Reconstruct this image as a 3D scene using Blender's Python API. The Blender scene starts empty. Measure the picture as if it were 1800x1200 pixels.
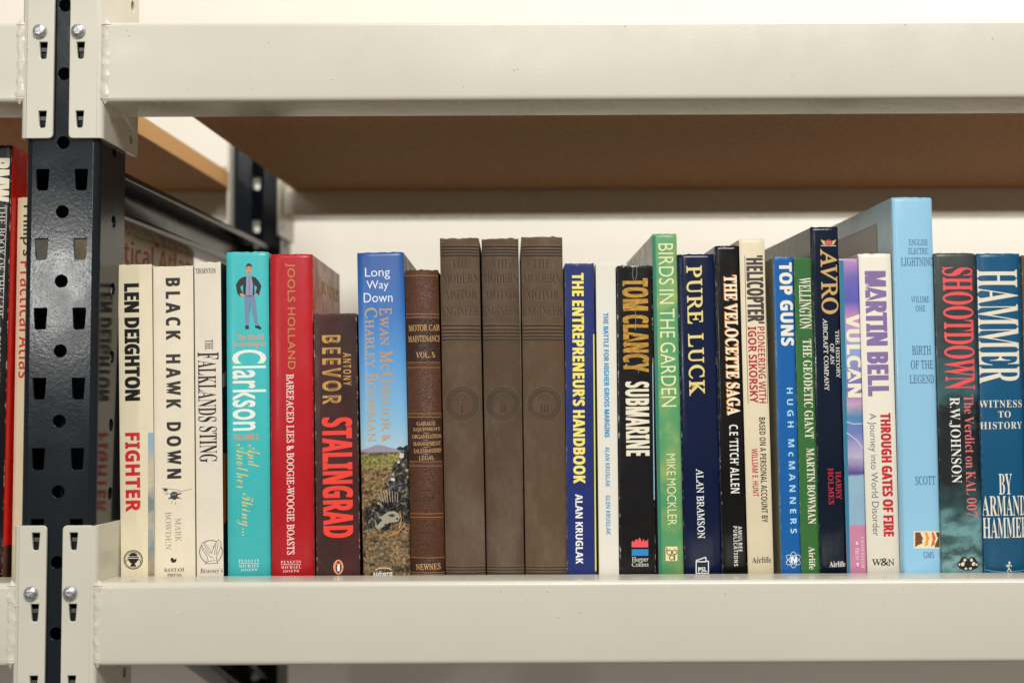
import bpy, bmesh, math, random
from mathutils import Matrix, Vector
from mathutils import noise as mnoise
R = math.radians
random.seed(7)
sc = bpy.context.scene
col = sc.collection

# ------------------------------------------------------------------ camera
F = 2500.0            # focal length in photograph pixels (1800 px = 36 mm)
PX, PY = 1060.0, 600.0
PITCH = math.atan(127 / F)
ROLL = -0.0045
CAMZ = 1.2
CAMY = -1.032
cam_d = bpy.data.cameras.new('camera'); cam = bpy.data.objects.new('camera', cam_d); col.objects.link(cam)
cam_d.sensor_width = 36; cam_d.lens = F / 1800 * 36
cam_d.shift_x = -(PX - 900) / 1800
cam_d.clip_start = 0.05; cam_d.clip_end = 50
ROT = Matrix.Rotation(math.pi / 2 + PITCH, 3, 'X') @ Matrix.Rotation(ROLL, 3, 'Z')
cam.matrix_world = Matrix.Translation((0, CAMY, CAMZ)) @ ROT.to_4x4()
cam_d.dof.use_dof = True; cam_d.dof.focus_distance = 1.085; cam_d.dof.aperture_fstop = 4.5
sc.camera = cam
CAMP = Vector((0, CAMY, CAMZ))

# ------------------------------------------------------------------ world and lamps
w = bpy.data.worlds.new('World'); sc.world = w; w.use_nodes = True
bg = w.node_tree.nodes['Background']; bg.inputs[0].default_value = (1.0, 0.98, 0.955, 1); bg.inputs[1].default_value = 0.28
sc.view_settings.view_transform = 'Standard'; sc.view_settings.look = 'None'
sc.view_settings.exposure = 0.0; sc.view_settings.gamma = 1.0

def area(name, loc, target, sx, sy, power, colr=(1, .987, .958)):
    d = bpy.data.lights.new(name, 'AREA'); d.shape = 'RECTANGLE'; d.size = sx; d.size_y = sy; d.energy = power; d.color = colr
    o = bpy.data.objects.new(name, d); col.objects.link(o); o.location = loc
    o.rotation_euler = (Vector(target) - Vector(loc)).to_track_quat('-Z', 'Y').to_euler()
    return o
area('ceiling_lamp', (0.55, -2.75, 3.35), (0.1, 0.0, 1.15), 1.9, 0.8, 120)
area('side_lamp', (-1.62, -3.2, 1.58), (-0.3, 0, 1.2), 0.10, 0.20, 9)
area('tube_lamp', (-0.2, -3.2, 2.33), (-0.05, 0, 1.47), 0.26, 0.04, 3.5)
area('tube_lamp', (-1.42, -3.2, 2.33), (-0.33, 0, 1.47), 0.26, 0.04, 2.5)
area('wall_fill_lamp', (0.9, 0.12, 2.75), (0.6, 0.95, 1.6), 2.6, 0.35, 23, (1, .985, .96))  # unseen fill light added to brighten the wall behind the rack

# ------------------------------------------------------------------ materials
def lin(c):
    r = []
    for v in c[:3]:
        v = v / 255
        r.append(v / 12.92 if v <= .04045 else ((v + .055) / 1.055) ** 2.4)
    return (r[0], r[1], r[2], 1)
class NB:
    def __init__(s, name):
        s.m = bpy.data.materials.new(name); s.m.use_nodes = True
        s.t = s.m.node_tree; s.n = s.t.nodes; s.b = s.n['Principled BSDF']
        s.tc = None
    def new(s, typ, **kw):
        x = s.n.new(typ)
        for k, v in kw.items(): setattr(x, k, v)
        return x
    def link(s, a, b): s.t.links.new(a, b)
    def coord(s, scale=(1, 1, 1), loc=(0, 0, 0)):
        if not s.tc: s.tc = s.new('ShaderNodeTexCoord')
        mp = s.new('ShaderNodeMapping'); mp.inputs['Scale'].default_value = scale; mp.inputs['Location'].default_value = loc
        s.link(s.tc.outputs['Object'], mp.inputs['Vector']); return mp.outputs[0]
    def noise(s, scale, vec=None, detail=3, rough=.55, dist=0):
        x = s.new('ShaderNodeTexNoise'); x.inputs['Scale'].default_value = scale; x.inputs['Detail'].default_value = detail
        x.inputs['Roughness'].default_value = rough; x.inputs['Distortion'].default_value = dist
        s.link(vec if vec else s.coord(), x.inputs['Vector']); return x.outputs['Fac']
    def ramp(s, fac, stops, interp='LINEAR'):
        x = s.new('ShaderNodeValToRGB'); cr = x.color_ramp; cr.interpolation = interp
        while len(cr.elements) < len(stops): cr.elements.new(.5)
        for e, (p, c) in zip(cr.elements, stops): e.position = p; e.color = c
        s.link(fac, x.inputs[0]); return x.outputs[0]
    def mix(s, fac, a, b, mode='MIX'):
        x = s.new('ShaderNodeMix', data_type='RGBA', blend_type=mode)
        for sock, v in ((x.inputs[0], fac), (x.inputs[6], a), (x.inputs[7], b)):
            if hasattr(v, 'is_output'): s.link(v, sock)
            else: sock.default_value = v
        return x.outputs[2]
    def math(s, op, a, b=0.0, c=None):
        x = s.new('ShaderNodeMath', operation=op)
        for i, v in enumerate((a, b, c)):
            if v is None: continue
            if hasattr(v, 'is_output'): s.link(v, x.inputs[i])
            else: x.inputs[i].default_value = v
        return x.outputs[0]
    def bump(s, h, strength, dist):
        x = s.new('ShaderNodeBump'); x.inputs['Strength'].default_value = strength; x.inputs['Distance'].default_value = dist
        s.link(h, x.inputs['Height']); s.link(x.outputs[0], s.b.inputs['Normal']); return x
    def set(s, color=None, rough=None, metal=None, spec=None, coat=None):
        for key, v in (('Base Color', color), ('Roughness', rough), ('Metallic', metal), ('Specular IOR Level', spec), ('Coat Weight', coat)):
            if v is None: continue
            if hasattr(v, 'is_output'): s.link(v, s.b.inputs[key])
            else: s.b.inputs[key].default_value = v
BLK, WHT = (0, 0, 0, 1), (1, 1, 1, 1)
def paint(name, c, rough, speck=.06, peel=.25, scuff=None, spec=.5):
    b = NB(name); base = lin(c)
    n = b.noise(9, detail=5); dk = tuple(v * (1 - speck * 2) for v in base[:3]) + (1,)
    cc = b.mix(n, base, dk)
    if scuff:
        sp = b.ramp(b.noise(1, b.coord((90, 400, 260)), detail=2), [(.765, BLK), (.80, WHT)])
        cc = b.mix(sp, cc, lin(scuff))
    b.set(cc, b.ramp(b.noise(30), [(.3, (rough * .8,) * 3 + (1,)), (.7, (rough * 1.25,) * 3 + (1,))]))
    b.bump(b.noise(420 if peel < .4 else 260, detail=2), peel, .00025); b.set(spec=spec)
    return b.m
M_CREAM = paint('cream_paint', (209, 204, 187), .24, .06, .22, scuff=(150, 140, 118))
M_WELD = paint('weld_paint', (212, 205, 186), .3, .08, .6)
M_DARK = paint('slate_paint', (26, 31, 36), .16, .1, .16, spec=.24)
def flat(name, c, rough=.5, metal=0, spec=.5):
    b = NB(name); b.set(lin(c), rough, metal, spec); return b.m
def zinc():
    b = NB('zinc_metal'); n = b.noise(500, detail=4)
    b.set(b.ramp(n, [(.3, (.36, .38, .38, 1)), (.7, (.72, .74, .72, 1))]), b.ramp(n, [(.3, (.22,) * 3 + (1,)), (.7, (.42,) * 3 + (1,))]), .9)
    b.bump(n, .4, .0006); return b.m
M_ZINC = zinc()
M_HOOK = flat('hook_steel', (92, 92, 86), .4, .5)
def board_mat(name, c1, c2, scale):
    b = NB(name); n = b.noise(scale, detail=6, rough=.7); n2 = b.noise(5, detail=3)
    cc = b.ramp(n, [(.3, lin(c1)), (.7, lin(c2))])
    cc = b.mix(b.math('MULTIPLY', n2, .35), cc, lin(c1)); b.set(cc, .7, 0, .3); b.bump(n, .25, .0006); return b.m
M_BOARD = board_mat('chipboard', (158, 121, 82), (196, 157, 114), 160)
M_BOARDEDGE = board_mat('chipboard_edge', (190, 142, 86), (214, 166, 106), 700)
def wall_mat():
    b = NB('wall_paint'); n = b.noise(3, detail=6)
    b.set(b.ramp(n, [(.3, lin((231, 225, 212))), (.7, lin((237, 231, 219)))]), .85, 0, .2); b.bump(b.noise(160), .25, .001); return b.m
def floor_mat():
    b = NB('floor_vinyl'); n = b.noise(60, detail=5)
    b.set(b.ramp(n, [(.3, lin((104, 98, 94))), (.7, lin((124, 118, 112)))]), .6); return b.m
_mc = {}
def ink(c, rough=.42, wear=.0, gold=False):
    k = (c, rough, wear, gold)
    if k in _mc: return _mc[k]
    b = NB('print_ink'); n = b.noise(900, detail=2); base = lin(c)
    if gold:
        st = b.noise(1, b.coord((260, 260, 1500)), detail=4)
        cc = b.ramp(st, [(.32, tuple(v * .45 for v in base[:3]) + (1,)), (.5, base), (.72, tuple(min(1, v * 1.5) for v in base[:3]) + (1,))])
        b.set(cc, .3, .25)
    else:
        cc = b.mix(b.math('MULTIPLY', n, .16), base, tuple(v * .7 for v in base[:3]) + (1,))
        b.set(cc, rough)
    _mc[k] = b.m
    return b.m

# ------------------------------------------------------------------ mesh helpers
def link_mesh(name, bm, mats, parent=None, smooth=False, M=None):
    me = bpy.data.meshes.new(name)
    bmesh.ops.recalc_face_normals(bm, faces=bm.faces) if M != 'keep' else None
    bm.to_mesh(me); bm.free()
    for m in (mats if isinstance(mats, (list, tuple)) else [mats]): me.materials.append(m)
    if smooth: me.shade_smooth() if hasattr(me, 'shade_smooth') else None
    o = bpy.data.objects.new(name, me); col.objects.link(o)
    if parent: o.parent = parent
    return o
def auto_smooth(o, ang=35):
    me = o.data; me.shade_smooth()
    bm = bmesh.new(); bm.from_mesh(me)
    for e in bm.edges:
        if len(e.link_faces) == 2 and e.calc_face_angle(0) > R(ang): e.smooth = False
    bm.to_mesh(me); bm.free()
def empty(name, loc=(0, 0, 0), parent=None):
    o = bpy.data.objects.new(name, None); o.empty_display_size = .02; col.objects.link(o); o.location = loc
    if parent: o.parent = parent
    return o
def bm_box(bm, x0, x1, y0, y1, z0, z1, bev=0, seg=2):
    r = bmesh.ops.create_cube(bm, size=1)
    bmesh.ops.scale(bm, vec=(x1 - x0, y1 - y0, z1 - z0), verts=r['verts'])
    bmesh.ops.translate(bm, vec=((x0 + x1) / 2, (y0 + y1) / 2, (z0 + z1) / 2), verts=r['verts'])
    if bev:
        es = list({e for v in r['verts'] for e in v.link_edges})
        bmesh.ops.bevel(bm, geom=es, offset=bev, segments=seg, affect='EDGES', profile=.5)
    return bm
def new_box(name, dims, mat, parent=None, bev=0, seg=2):
    bm = bmesh.new(); bm_box(bm, *dims, bev=bev, seg=seg)
    o = link_mesh(name, bm, mat, parent)
    if bev: auto_smooth(o)
    return o
def tag(o, label=None, cat=None, group=None, kind=None):
    if label: o['label'] = label
    if cat: o['category'] = cat
    if group: o['group'] = group
    if kind: o['kind'] = kind
    return o

def plate(outer, holes, thick, bevel=.0003, res=2):
    """2D filled plate with holes -> verts, faces (XY plane, thickness in Z)"""
    c = bpy.data.curves.new('plate', 'CURVE'); c.dimensions = '2D'; c.fill_mode = 'BOTH'
    c.extrude = thick / 2 - bevel; c.bevel_depth = bevel; c.bevel_resolution = res; c.offset = -bevel
    for pts in [outer] + holes:
        s = c.splines.new('POLY'); s.points.add(len(pts) - 1); s.use_cyclic_u = True
        for p, q in zip(s.points, pts): p.co = (q[0], q[1], 0, 1)
    o = bpy.data.objects.new('plate', c); col.objects.link(o)
    bpy.context.view_layer.update()
    dg = bpy.context.evaluated_depsgraph_get()
    me = bpy.data.meshes.new_from_object(o.evaluated_get(dg))
    bpy.data.objects.remove(o); bpy.data.curves.remove(c)
    return me
def rounded(pts, r, seg=4):
    out = []
    n = len(pts)
    for i in range(n):
        p0, p1, p2 = Vector(pts[i - 1]), Vector(pts[i]), Vector(pts[(i + 1) % n])
        a = (p0 - p1).normalized(); b = (p2 - p1).normalized()
        rr = min(r[i] if isinstance(r, (list, tuple)) else r, (p0 - p1).length * .45, (p2 - p1).length * .45)
        if rr <= 0: out.append(tuple(p1)); continue
        for k in range(seg + 1):
            t = k / seg
            q = (p1 + a * rr) * (1 - t) ** 2 + p1 * 2 * t * (1 - t) + (p1 + b * rr) * t * t
            out.append(tuple(q))
    return out
def circ(x, y, r, n=20): return [(x + r * math.cos(2 * math.pi * k / n), y + r * math.sin(2 * math.pi * k / n)) for k in range(n)]
def slot(x, y, wt, wb, h, r=.0008):
    return rounded([(x - wt / 2, y + h / 2), (x - wb / 2, y - h / 2), (x + wb / 2, y - h / 2), (x + wt / 2, y + h / 2)], [r * .5, r * 1.8, r * 1.8, r * .5], 3)

# ------------------------------------------------------------------ setting
ZC = CAMZ
ZU, ZL = ZC + .2296, ZC - .1795       # bottoms of the upper and the lower beam
BH, BD = .0596, .055                 # beam height, depth
DEPTH = .65
LIP = .043
XL, XR = -.4230, -.3690                # upright, left and right face
PITCHZ = .0510
wall = link_mesh('wall', bm_box(bmesh.new(), -4, 5, .90, 1.0, 0, 3.2), wall_mat()); tag(wall, kind='structure')
floor = link_mesh('floor', bm_box(bmesh.new(), -4, 5, -5, .90, -.1, 0), floor_mat()); tag(floor, kind='structure')

# ------------------------------------------------------------------ rack
rack = empty('storage_rack', (-.39, .3, 0))
tag(rack, 'cream and slate metal storage rack, perforated upright, cream beams and chipboard shelves under the books', 'shelving rack')
def to_rack(o):
    o.parent = rack; o.matrix_parent_inverse = Matrix.Translation((.39, -.3, 0)); return o

def transform_bm(bm, M): bmesh.ops.transform(bm, matrix=M, verts=bm.verts)
def me_to_bm(bm, me, M):
    b2 = bmesh.new(); b2.from_mesh(me); transform_bm(b2, M)
    t = bpy.data.meshes.new('t'); b2.to_mesh(t); b2.free(); bm.from_mesh(t); bpy.data.meshes.remove(t); bpy.data.meshes.remove(me)
# frames: plate XY -> XZ world (front face) ; plate XY -> YZ world (side face)
def M_front(y): return Matrix(((1, 0, 0, 0), (0, 0, 1, y), (0, 1, 0, 0), (0, 0, 0, 1)))
def M_side(x): return Matrix(((0, 0, 1, x), (1, 0, 0, 0), (0, 1, 0, 0), (0, 0, 0, 1)))

def arc_strip(bm, cx, cy, r, a0, a1, z0, z1, thick, seg=6):
    rings = []
    for k in range(seg + 1):
        a = a0 + (a1 - a0) * k / seg; q = []
        for rr in (r, r - thick):
            for z in (z0, z1): q.append(bm.verts.new((cx + rr * math.cos(a), cy + rr * math.sin(a), z)))
        rings.append(q)
    for A, B in zip(rings, rings[1:]):
        for i, j in ((0, 1), (1, 3), (3, 2), (2, 0)):
            bm.faces.new((A[i], A[j], B[j], B[i]))
    for q in (rings[0], rings[-1]): bm.faces.new((q[0], q[1], q[3], q[2]))

def slot_z(k): return ZC + .0025 + (727 - 315) / 2500 * 1.035 - k * PITCHZ   # pairs of slots
def hole_z(k): return ZC + .0025 + (727 - 372) / 2500 * 1.035 - k * PITCHZ
def make_post(y0, y1, front=True):
    """front=True: perforated face at y0 ; else mirrored"""
    zlo, zhi = ZC - .62, ZC + .37
    t = .0022; r = .0045; bm = bmesh.new()
    xm = (XL + XR) / 2
    holes = []
    for k in range(-6, 17):
        z = slot_z(k)
        if not (zlo + .03 < z < zhi - .03): continue
        for dx in (-.0140, .0143): holes.append(slot(xm - .0005 + dx, z, .0096, .0078, .0155))
        holes.append(circ(xm + .0003, hole_z(k), .0046, 22))
    fy = y0 + t / 2 if front else y1 - t / 2
    me_to_bm(bm, plate([(XL + r, zlo), (XR - r, zlo), (XR - r, zhi), (XL + r, zhi)], holes, t), M_front(fy))
    sh = []
    yc = (y0 + y1) / 2
    for k in range(-6, 17):
        z = slot_z(k) - .0005
        if zlo + .03 < z + .025 < zhi - .03: sh.append(circ(yc + (.004 if front else -.004), z - .0262, .0046, 22))
    ya, yb = (y0 + r, y1) if front else (y0, y1 - r)
    me_to_bm(bm, plate([(ya, zlo), (yb, zlo), (yb, zhi), (ya, zhi)], sh, t), M_side(XR - t / 2))
    me_to_bm(bm, plate([(ya, zlo), (yb, zlo), (yb, zhi), (ya, zhi)], [list(h) for h in sh], t), M_side(XL + t / 2))
    if front:
        arc_strip(bm, XR - r, y0 + r, r, -math.pi / 2, 0, zlo, zhi, t)
        arc_strip(bm, XL + r, y0 + r, r, math.pi, 1.5 * math.pi, zlo, zhi, t)
        zs = slot_z(1)
        for z0_, z1_ in ((zlo, zs - .014), (zs + .014, zhi)): bm_box(bm, XL + t + .0001, XR - t - .0001, y1 - t, y1, z0_, z1_)
    else:
        arc_strip(bm, XR - r, y1 - r, r, 0, math.pi / 2, zlo, zhi, t)
        arc_strip(bm, XL + r, y1 - r, r, math.pi / 2, math.pi, zlo, zhi, t)
        bm_box(bm, XR - .020, XR - t - .0001, y0, y0 + t, zlo, zhi); bm_box(bm, XL + t + .0001, XL + .020, y0, y0 + t, zlo, zhi)
    o = link_mesh('upright', bm, M_DARK); auto_smooth(o, 40); to_rack(o); return o
post = make_post(.0036, .060); post['label'] = 'slate front upright with tapered slots and round holes'
# raised maker's stamp, too worn to read
rpost = make_post(DEPTH - .060, DEPTH - .0036, False)
stamp = bmesh.new()
for i in range(22):
    x = XL + .0095 + i * .0017 + random.uniform(-.0003, .0003); z = ZC + (727 - 401) / 2500 * 1.035
    if random.random() < .25: continue
    h = random.uniform(.0006, .0022)
    bm_box(stamp, x, x + random.uniform(.0006, .0014), .0033, .0037, z - h / 2 + random.uniform(-.0006, .0006), z + h / 2, bev=.0001, seg=1)
bm_box(stamp, XL + .022, XL + .037, .00335, .0037, z + .0030, z + .0034)
so = link_mesh('worn_stamp', stamp, M_DARK, post); so.matrix_parent_inverse = Matrix.Identity(4); 

def side_flange(y0, ylen, z0, z1, x, t, mirror, holes):
    pts = [(y0, z0), (y0 + ylen, z0), (y0 + ylen, z1), (y0, z1)]
    pts = rounded(pts, [0, .003, .003, 0], 3)
    if mirror: pts = [(DEPTH - p[0], p[1]) for p in pts]; holes = [[(DEPTH - p[0], p[1]) for p in h] for h in holes]
    return plate(pts, holes, t), M_side(x)
def make_connector(right, zb, mirror=False, lab=None):
    """zb: bottom of its beam. right: serves the beam on the right of the upright"""
    t = .0028; r = .0042
    z0, z1 = zb - .0266, zb + BH + .0412
    xg = .0058
    xm = (XL + XR) / 2 - .0005
    if right: xi, xo = xm + xg, XR + .0032
    else: xi, xo = xm - xg, XL - .0032
    s = 1 if right else -1
    bm = bmesh.new()
    slots = []; hooks = []
    sx = (xm + .0143) if right else (xm - .0140)
    for dz in (-.0125 + .0, .0385, .0895):
        slots.append(slot(sx - .0005 * s, z0 + .0265 + dz, .0060, .0042, .0125, .0007))
        hooks.append(z0 + .0265 + dz)
    lo, hi = (xi, xo - s * r) if right else (xo - s * r, xi)
    rr = [0, .0035, .0035, 0] if not right else [.0035, 0, 0, .0035]
    me = plate(rounded([(lo, z0), (hi, z0), (hi, z1), (lo, z1)], rr, 4), slots, t, .0006, 3)
    yf = t / 2
    me_to_bm(bm, me, M_front(DEPTH - yf if mirror else yf))
    hp = [circ(.0635, z0 + .0115, .0042, 16), circ(.0635, z1 - .0115, .0042, 16)]
    me, MS = side_flange(r, .079 - r, z0, z1, xo - s * t / 2, t, mirror, hp)
    me_to_bm(bm, me, MS)
    cy = r if not mirror else DEPTH - r
    if right: a = (-math.pi / 2, 0) if not mirror else (0, math.pi / 2)
    else: a = (math.pi, 1.5 * math.pi) if not mirror else (math.pi / 2, math.pi)
    arc_strip(bm, xo - s * r, cy, r, a[0], a[1], z0 + .0003, z1 - .0003, t)
    # pressed diagonal rib on the flange
    o = link_mesh('connector', bm, M_CREAM); auto_smooth(o, 32); to_rack(o)
    if lab: o['label'] = lab
    def sub(name, bm, mat, sm=True):
        q = link_mesh(name, bm, mat, o); q.matrix_parent_inverse = Matrix.Identity(4)
        if sm: auto_smooth(q, 50)
        return q
    if not mirror:
        # emboss rib
        b = bmesh.new(); A = Vector((xo + s * .0001, .012, z0 + .040)); B = Vector((xo + s * .0001, .069, z0 + .018))
        d = (B - A); L = d.length; bmesh.ops.create_uvsphere(b, u_segments=10, v_segments=6, radius=1)
        q = d.to_track_quat('X', 'Z')
        transform_bm(b, Matrix.Translation((A + B) / 2) @ q.to_matrix().to_4x4() @ Matrix.Diagonal((L / 2, .0012, .0026, 1)))
        sub('pressed_rib', b, M_CREAM)
        for hz in hooks:
            b = bmesh.new(); bm_box(b, sx - .0026, sx + .0024, .0029, .0032, hz - .0002, hz + .0026)
            bm_box(b, sx - .0004, sx + .0016, .0026, .0030, hz + .0010, hz + .0018)
            sub('hook_tab', b, M_HOOK, False)
        # bolt
        for bz in ([z0 + .0265 + .0385 + .0141] if True else []):
            b = bmesh.new(); bmesh.ops.create_uvsphere(b, u_segments=28, v_segments=14, radius=.0051)
            for v in b.verts:
                if v.co.y > 0: v.co.y = 0
                v.co.y *= .62
                if v.co.y < -.0027: v.co.y = -.0027 - (v.co.y + .0027) * .3
            bmesh.ops.translate(b, vec=(sx - .0020 * (1 if right else 1), -.0012, bz), verts=b.verts)
            sub('bolt', b, M_ZINC)
            b = bmesh.new(); bmesh.ops.create_cone(b, cap_ends=True, segments=20, radius1=.0026, radius2=.0026, depth=.0014)
            transform_bm(b, Matrix.Translation((sx - .002, -.0006, bz)) @ Matrix.Rotation(math.pi / 2, 4, 'X'))
            sub('bolt_shank', b, M_DARK)
    # weld bead
    b = bmesh.new(); n = 110; m = 12; ring = []
    xw = xo + s * .0012
    for i in range(n + 1):
        z = zb - .001 + (BH + .003) * i / n; f = i / n; q_ = []
        end = min(1, 12 * f, 12 * (1 - f)); wob = .0009 * mnoise.noise(Vector((z * 90, 4, zb)))
        for k in range(m):
            a = 2 * math.pi * k / m
            rad = .0027 + .0010 * mnoise.noise(Vector((z * 150 + 5 * zb, math.cos(a) * 1.1 + right * 9, math.sin(a) * 1.1))) + .0003 * mnoise.noise(Vector((z * 420, math.cos(a) * 2, zb + math.sin(a) * 2)))
            if f < .07 or f > .93: rad += .0012
            rad *= max(.1, end)
            cy = .0014 if not mirror else DEPTH - .0014
            q_.append(b.verts.new((xw + wob + rad * 1.4 * math.cos(a), cy + rad * .7 * math.sin(a), z)))
        ring.append(q_)
    for A, B in zip(ring, ring[1:]):
        for k in range(m): b.faces.new((A[k], A[(k + 1) % m], B[(k + 1) % m], B[k]))
    sub('weld_bead', b, M_WELD)
    return o
for zb, nm in ((ZU, 'upper'), (ZL, 'lower')):
    make_connector(True, zb, lab='cream connector plate bolted at the right of the %s beam joint' % nm)
    make_connector(False, zb, lab='cream connector plate bolted at the left of the %s beam joint' % nm)
    make_connector(True, zb, True); make_connector(False, zb, True)
ZU0, ZL0 = ZU, ZL

def beam(x0, x1, zb, mirror=False, lab=None):
    r = .0042
    prof = rounded([(0, zb), (BD, zb), (BD, zb + .028), (LIP, zb + .028), (LIP, zb + BH), (0, zb + BH)], [r, .002, .001, .0005, .003, r], 6)
    if mirror: prof = [(DEPTH - p[0], p[1]) for p in prof]
    bm = bmesh.new(); nseg = 2
    rings = [[bm.verts.new((x0 + (x1 - x0) * k / nseg, p[0], p[1])) for p in prof] for k in range(nseg + 1)]
    n = len(prof)
    for A, B in zip(rings, rings[1:]):
        for k in range(n): bm.faces.new((A[k], A[(k + 1) % n], B[(k + 1) % n], B[k]))
    bm.faces.new(rings[0]); bm.faces.new(rings[-1])
    o = link_mesh('beam', bm, M_CREAM); auto_smooth(o, 30); to_rack(o)
    if lab: o['label'] = lab
    # paint nibs and dust specks caught in the powder coat
    if not mirror:
        b = bmesh.new()
        for i in range(26 if x0 > -.4 else 4):
            x = random.uniform(max(x0, -.42), min(x1, .36)); z = zb + random.uniform(.004, BH - .004)
            rr = random.uniform(.0003, .0007)
            g = bmesh.ops.create_icosphere(b, subdivisions=1, radius=rr)
            bmesh.ops.translate(b, vec=(x, -.0001, z), verts=g['verts'])
        q = link_mesh('paint_nib', b, M_CREAM, o); q['kind'] = 'stuff'
    return o
for zb, nm in ((ZU, 'upper'), (ZL, 'lower')):
    beam(XR + .0034, 1.45, zb, lab='%s cream front beam right of the upright' % nm); beam(-1.9, XL - .0034, zb, lab='%s cream front beam left of the upright' % nm)
    beam(XR + .0034, 1.45, zb, True); beam(-1.9, XL - .0034, zb, True)
# a beam is stepped behind its lip: the board lies between the lips
def step_board(x0, x1, zb):
    bm = bmesh.new(); bm_box(bm, x0, x1, LIP + .0006, DEPTH - LIP - .0006, zb + .0282, zb + .0462)
    o = link_mesh('shelf_board', bm, [M_BOARD, M_BOARDEDGE])
    for p in o.data.polygons:
        if abs(p.normal.z) < .5: p.material_index = 1
    to_rack(o); return o
for zb in (ZU, ZL):
    step_board(-.354, 1.43, zb); step_board(-1.88, -.4240, zb)
ZB = ZL + .0462          # top of the lower board
# side rails: channel open to the right
def rail(za, zb_, ya, yb, xw=-.4015):
    bm = bmesh.new(); h = .038; t = .002
    prof = [(0, 0), (.024, 0), (.024, .006), (.022, .006), (.022, .002), (.002, .002), (.002, .036), (.022, .036), (.022, .032), (.024, .032), (.024, .038), (0, .038)]
    prof = rounded(prof, .0008, 2)
    rings = [[bm.verts.new((xw + p[0], y, z + p[1])) for p in prof] for y, z in ((ya, za), (yb, zb_))]
    n = len(prof)
    for k in range(n): bm.faces.new((rings[0][k], rings[0][(k + 1) % n], rings[1][(k + 1) % n], rings[1][k]))
    bm.faces.new(rings[0]); bm.faces.new(rings[1])
    o = link_mesh('side_rail', bm, M_DARK); auto_smooth(o, 30); to_rack(o); return o
rail(ZC + .1545, ZC + .1545, .0575, DEPTH - .0575)
rail(ZC - .13, ZC - .335, .0575, DEPTH - .0575, -.4010)

# ------------------------------------------------------------------ text
def conv(s, f):
    o = ''
    for ch in s:
        u, l, d = {'B': (0x1D5D4, 0x1D5EE, 0x1D7EC), 'T': (0x1D400, 0x1D41A, 0x1D7CE), 'R': (0x1D434, 0x1D44E, None), 'C': (0x1D4D0, 0x1D4EA, None), 'S': (None, None, None)}[f]
        if u and 'A' <= ch <= 'Z': o += chr(u + ord(ch) - 65)
        elif l and 'a' <= ch <= 'z':
            o += '\u210e' if (f == 'R' and ch == 'h') else chr(l + ord(ch) - 97)
        elif d and ch.isdigit(): o += chr(d + ord(ch) - 48)
        else: o += ch
    return o
_tc = {}
def text_mesh(s, f='S', off=0.0, space=1.0, caps=None, word=1.0):
    k = (s, f, off, space, caps, word)
    if k in _tc: return _tc[k]
    c = bpy.data.curves.new('txt', 'FONT'); c.body = conv(s, f); c.offset = off; c.space_character = space; c.space_word = word
    c.resolution_u = 4; c.fill_mode = 'FRONT'
    o = bpy.data.objects.new('txt', c); col.objects.link(o); bpy.context.view_layer.update()
    me = bpy.data.meshes.new_from_object(o.evaluated_get(bpy.context.evaluated_depsgraph_get()))
    V = [(v.co.x, v.co.y) for v in me.vertices]; P = [tuple(p.vertices) for p in me.polygons]
    bpy.data.objects.remove(o); bpy.data.curves.remove(c); bpy.data.meshes.remove(me)
    if f == 'R': V = [(x - y * .29, y) for x, y in V]
    if f == 'C': V = [(x - y * .12, y) for x, y in V]
    x0 = min(v[0] for v in V); x1 = max(v[0] for v in V); y0 = min(v[1] for v in V); y1 = max(v[1] for v in V)
    V = [((x - x0) / (x1 - x0), (y - y0) / (y1 - y0)) for x, y in V]
    _tc[k] = (V, P, (x1 - x0, y1 - y0)); return _tc[k]

# ------------------------------------------------------------------ books
def ray(px, py):
    d = ROT @ Vector(((px - PX) / F, -(py - PY) / F, -1)); return d.normalized()
def at(px, py, Y):
    d = ray(px, py); return CAMP + d * ((Y - CAMY) / d.y)
YAW = [(0, 1.0), (200, 2.0), (450, 3.0), (700, 3.0), (1150, 4.5), (1260, 5.0), (1420, 7.5), (1560, 7.0), (1800, 6.0)]
def yaw_at(px):
    for (a, p), (b, q) in zip(YAW, YAW[1:]):
        if px <= b: return R(p + (q - p) * max(0, px - a) / (b - a))
    return R(6)
YS = .0487

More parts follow.
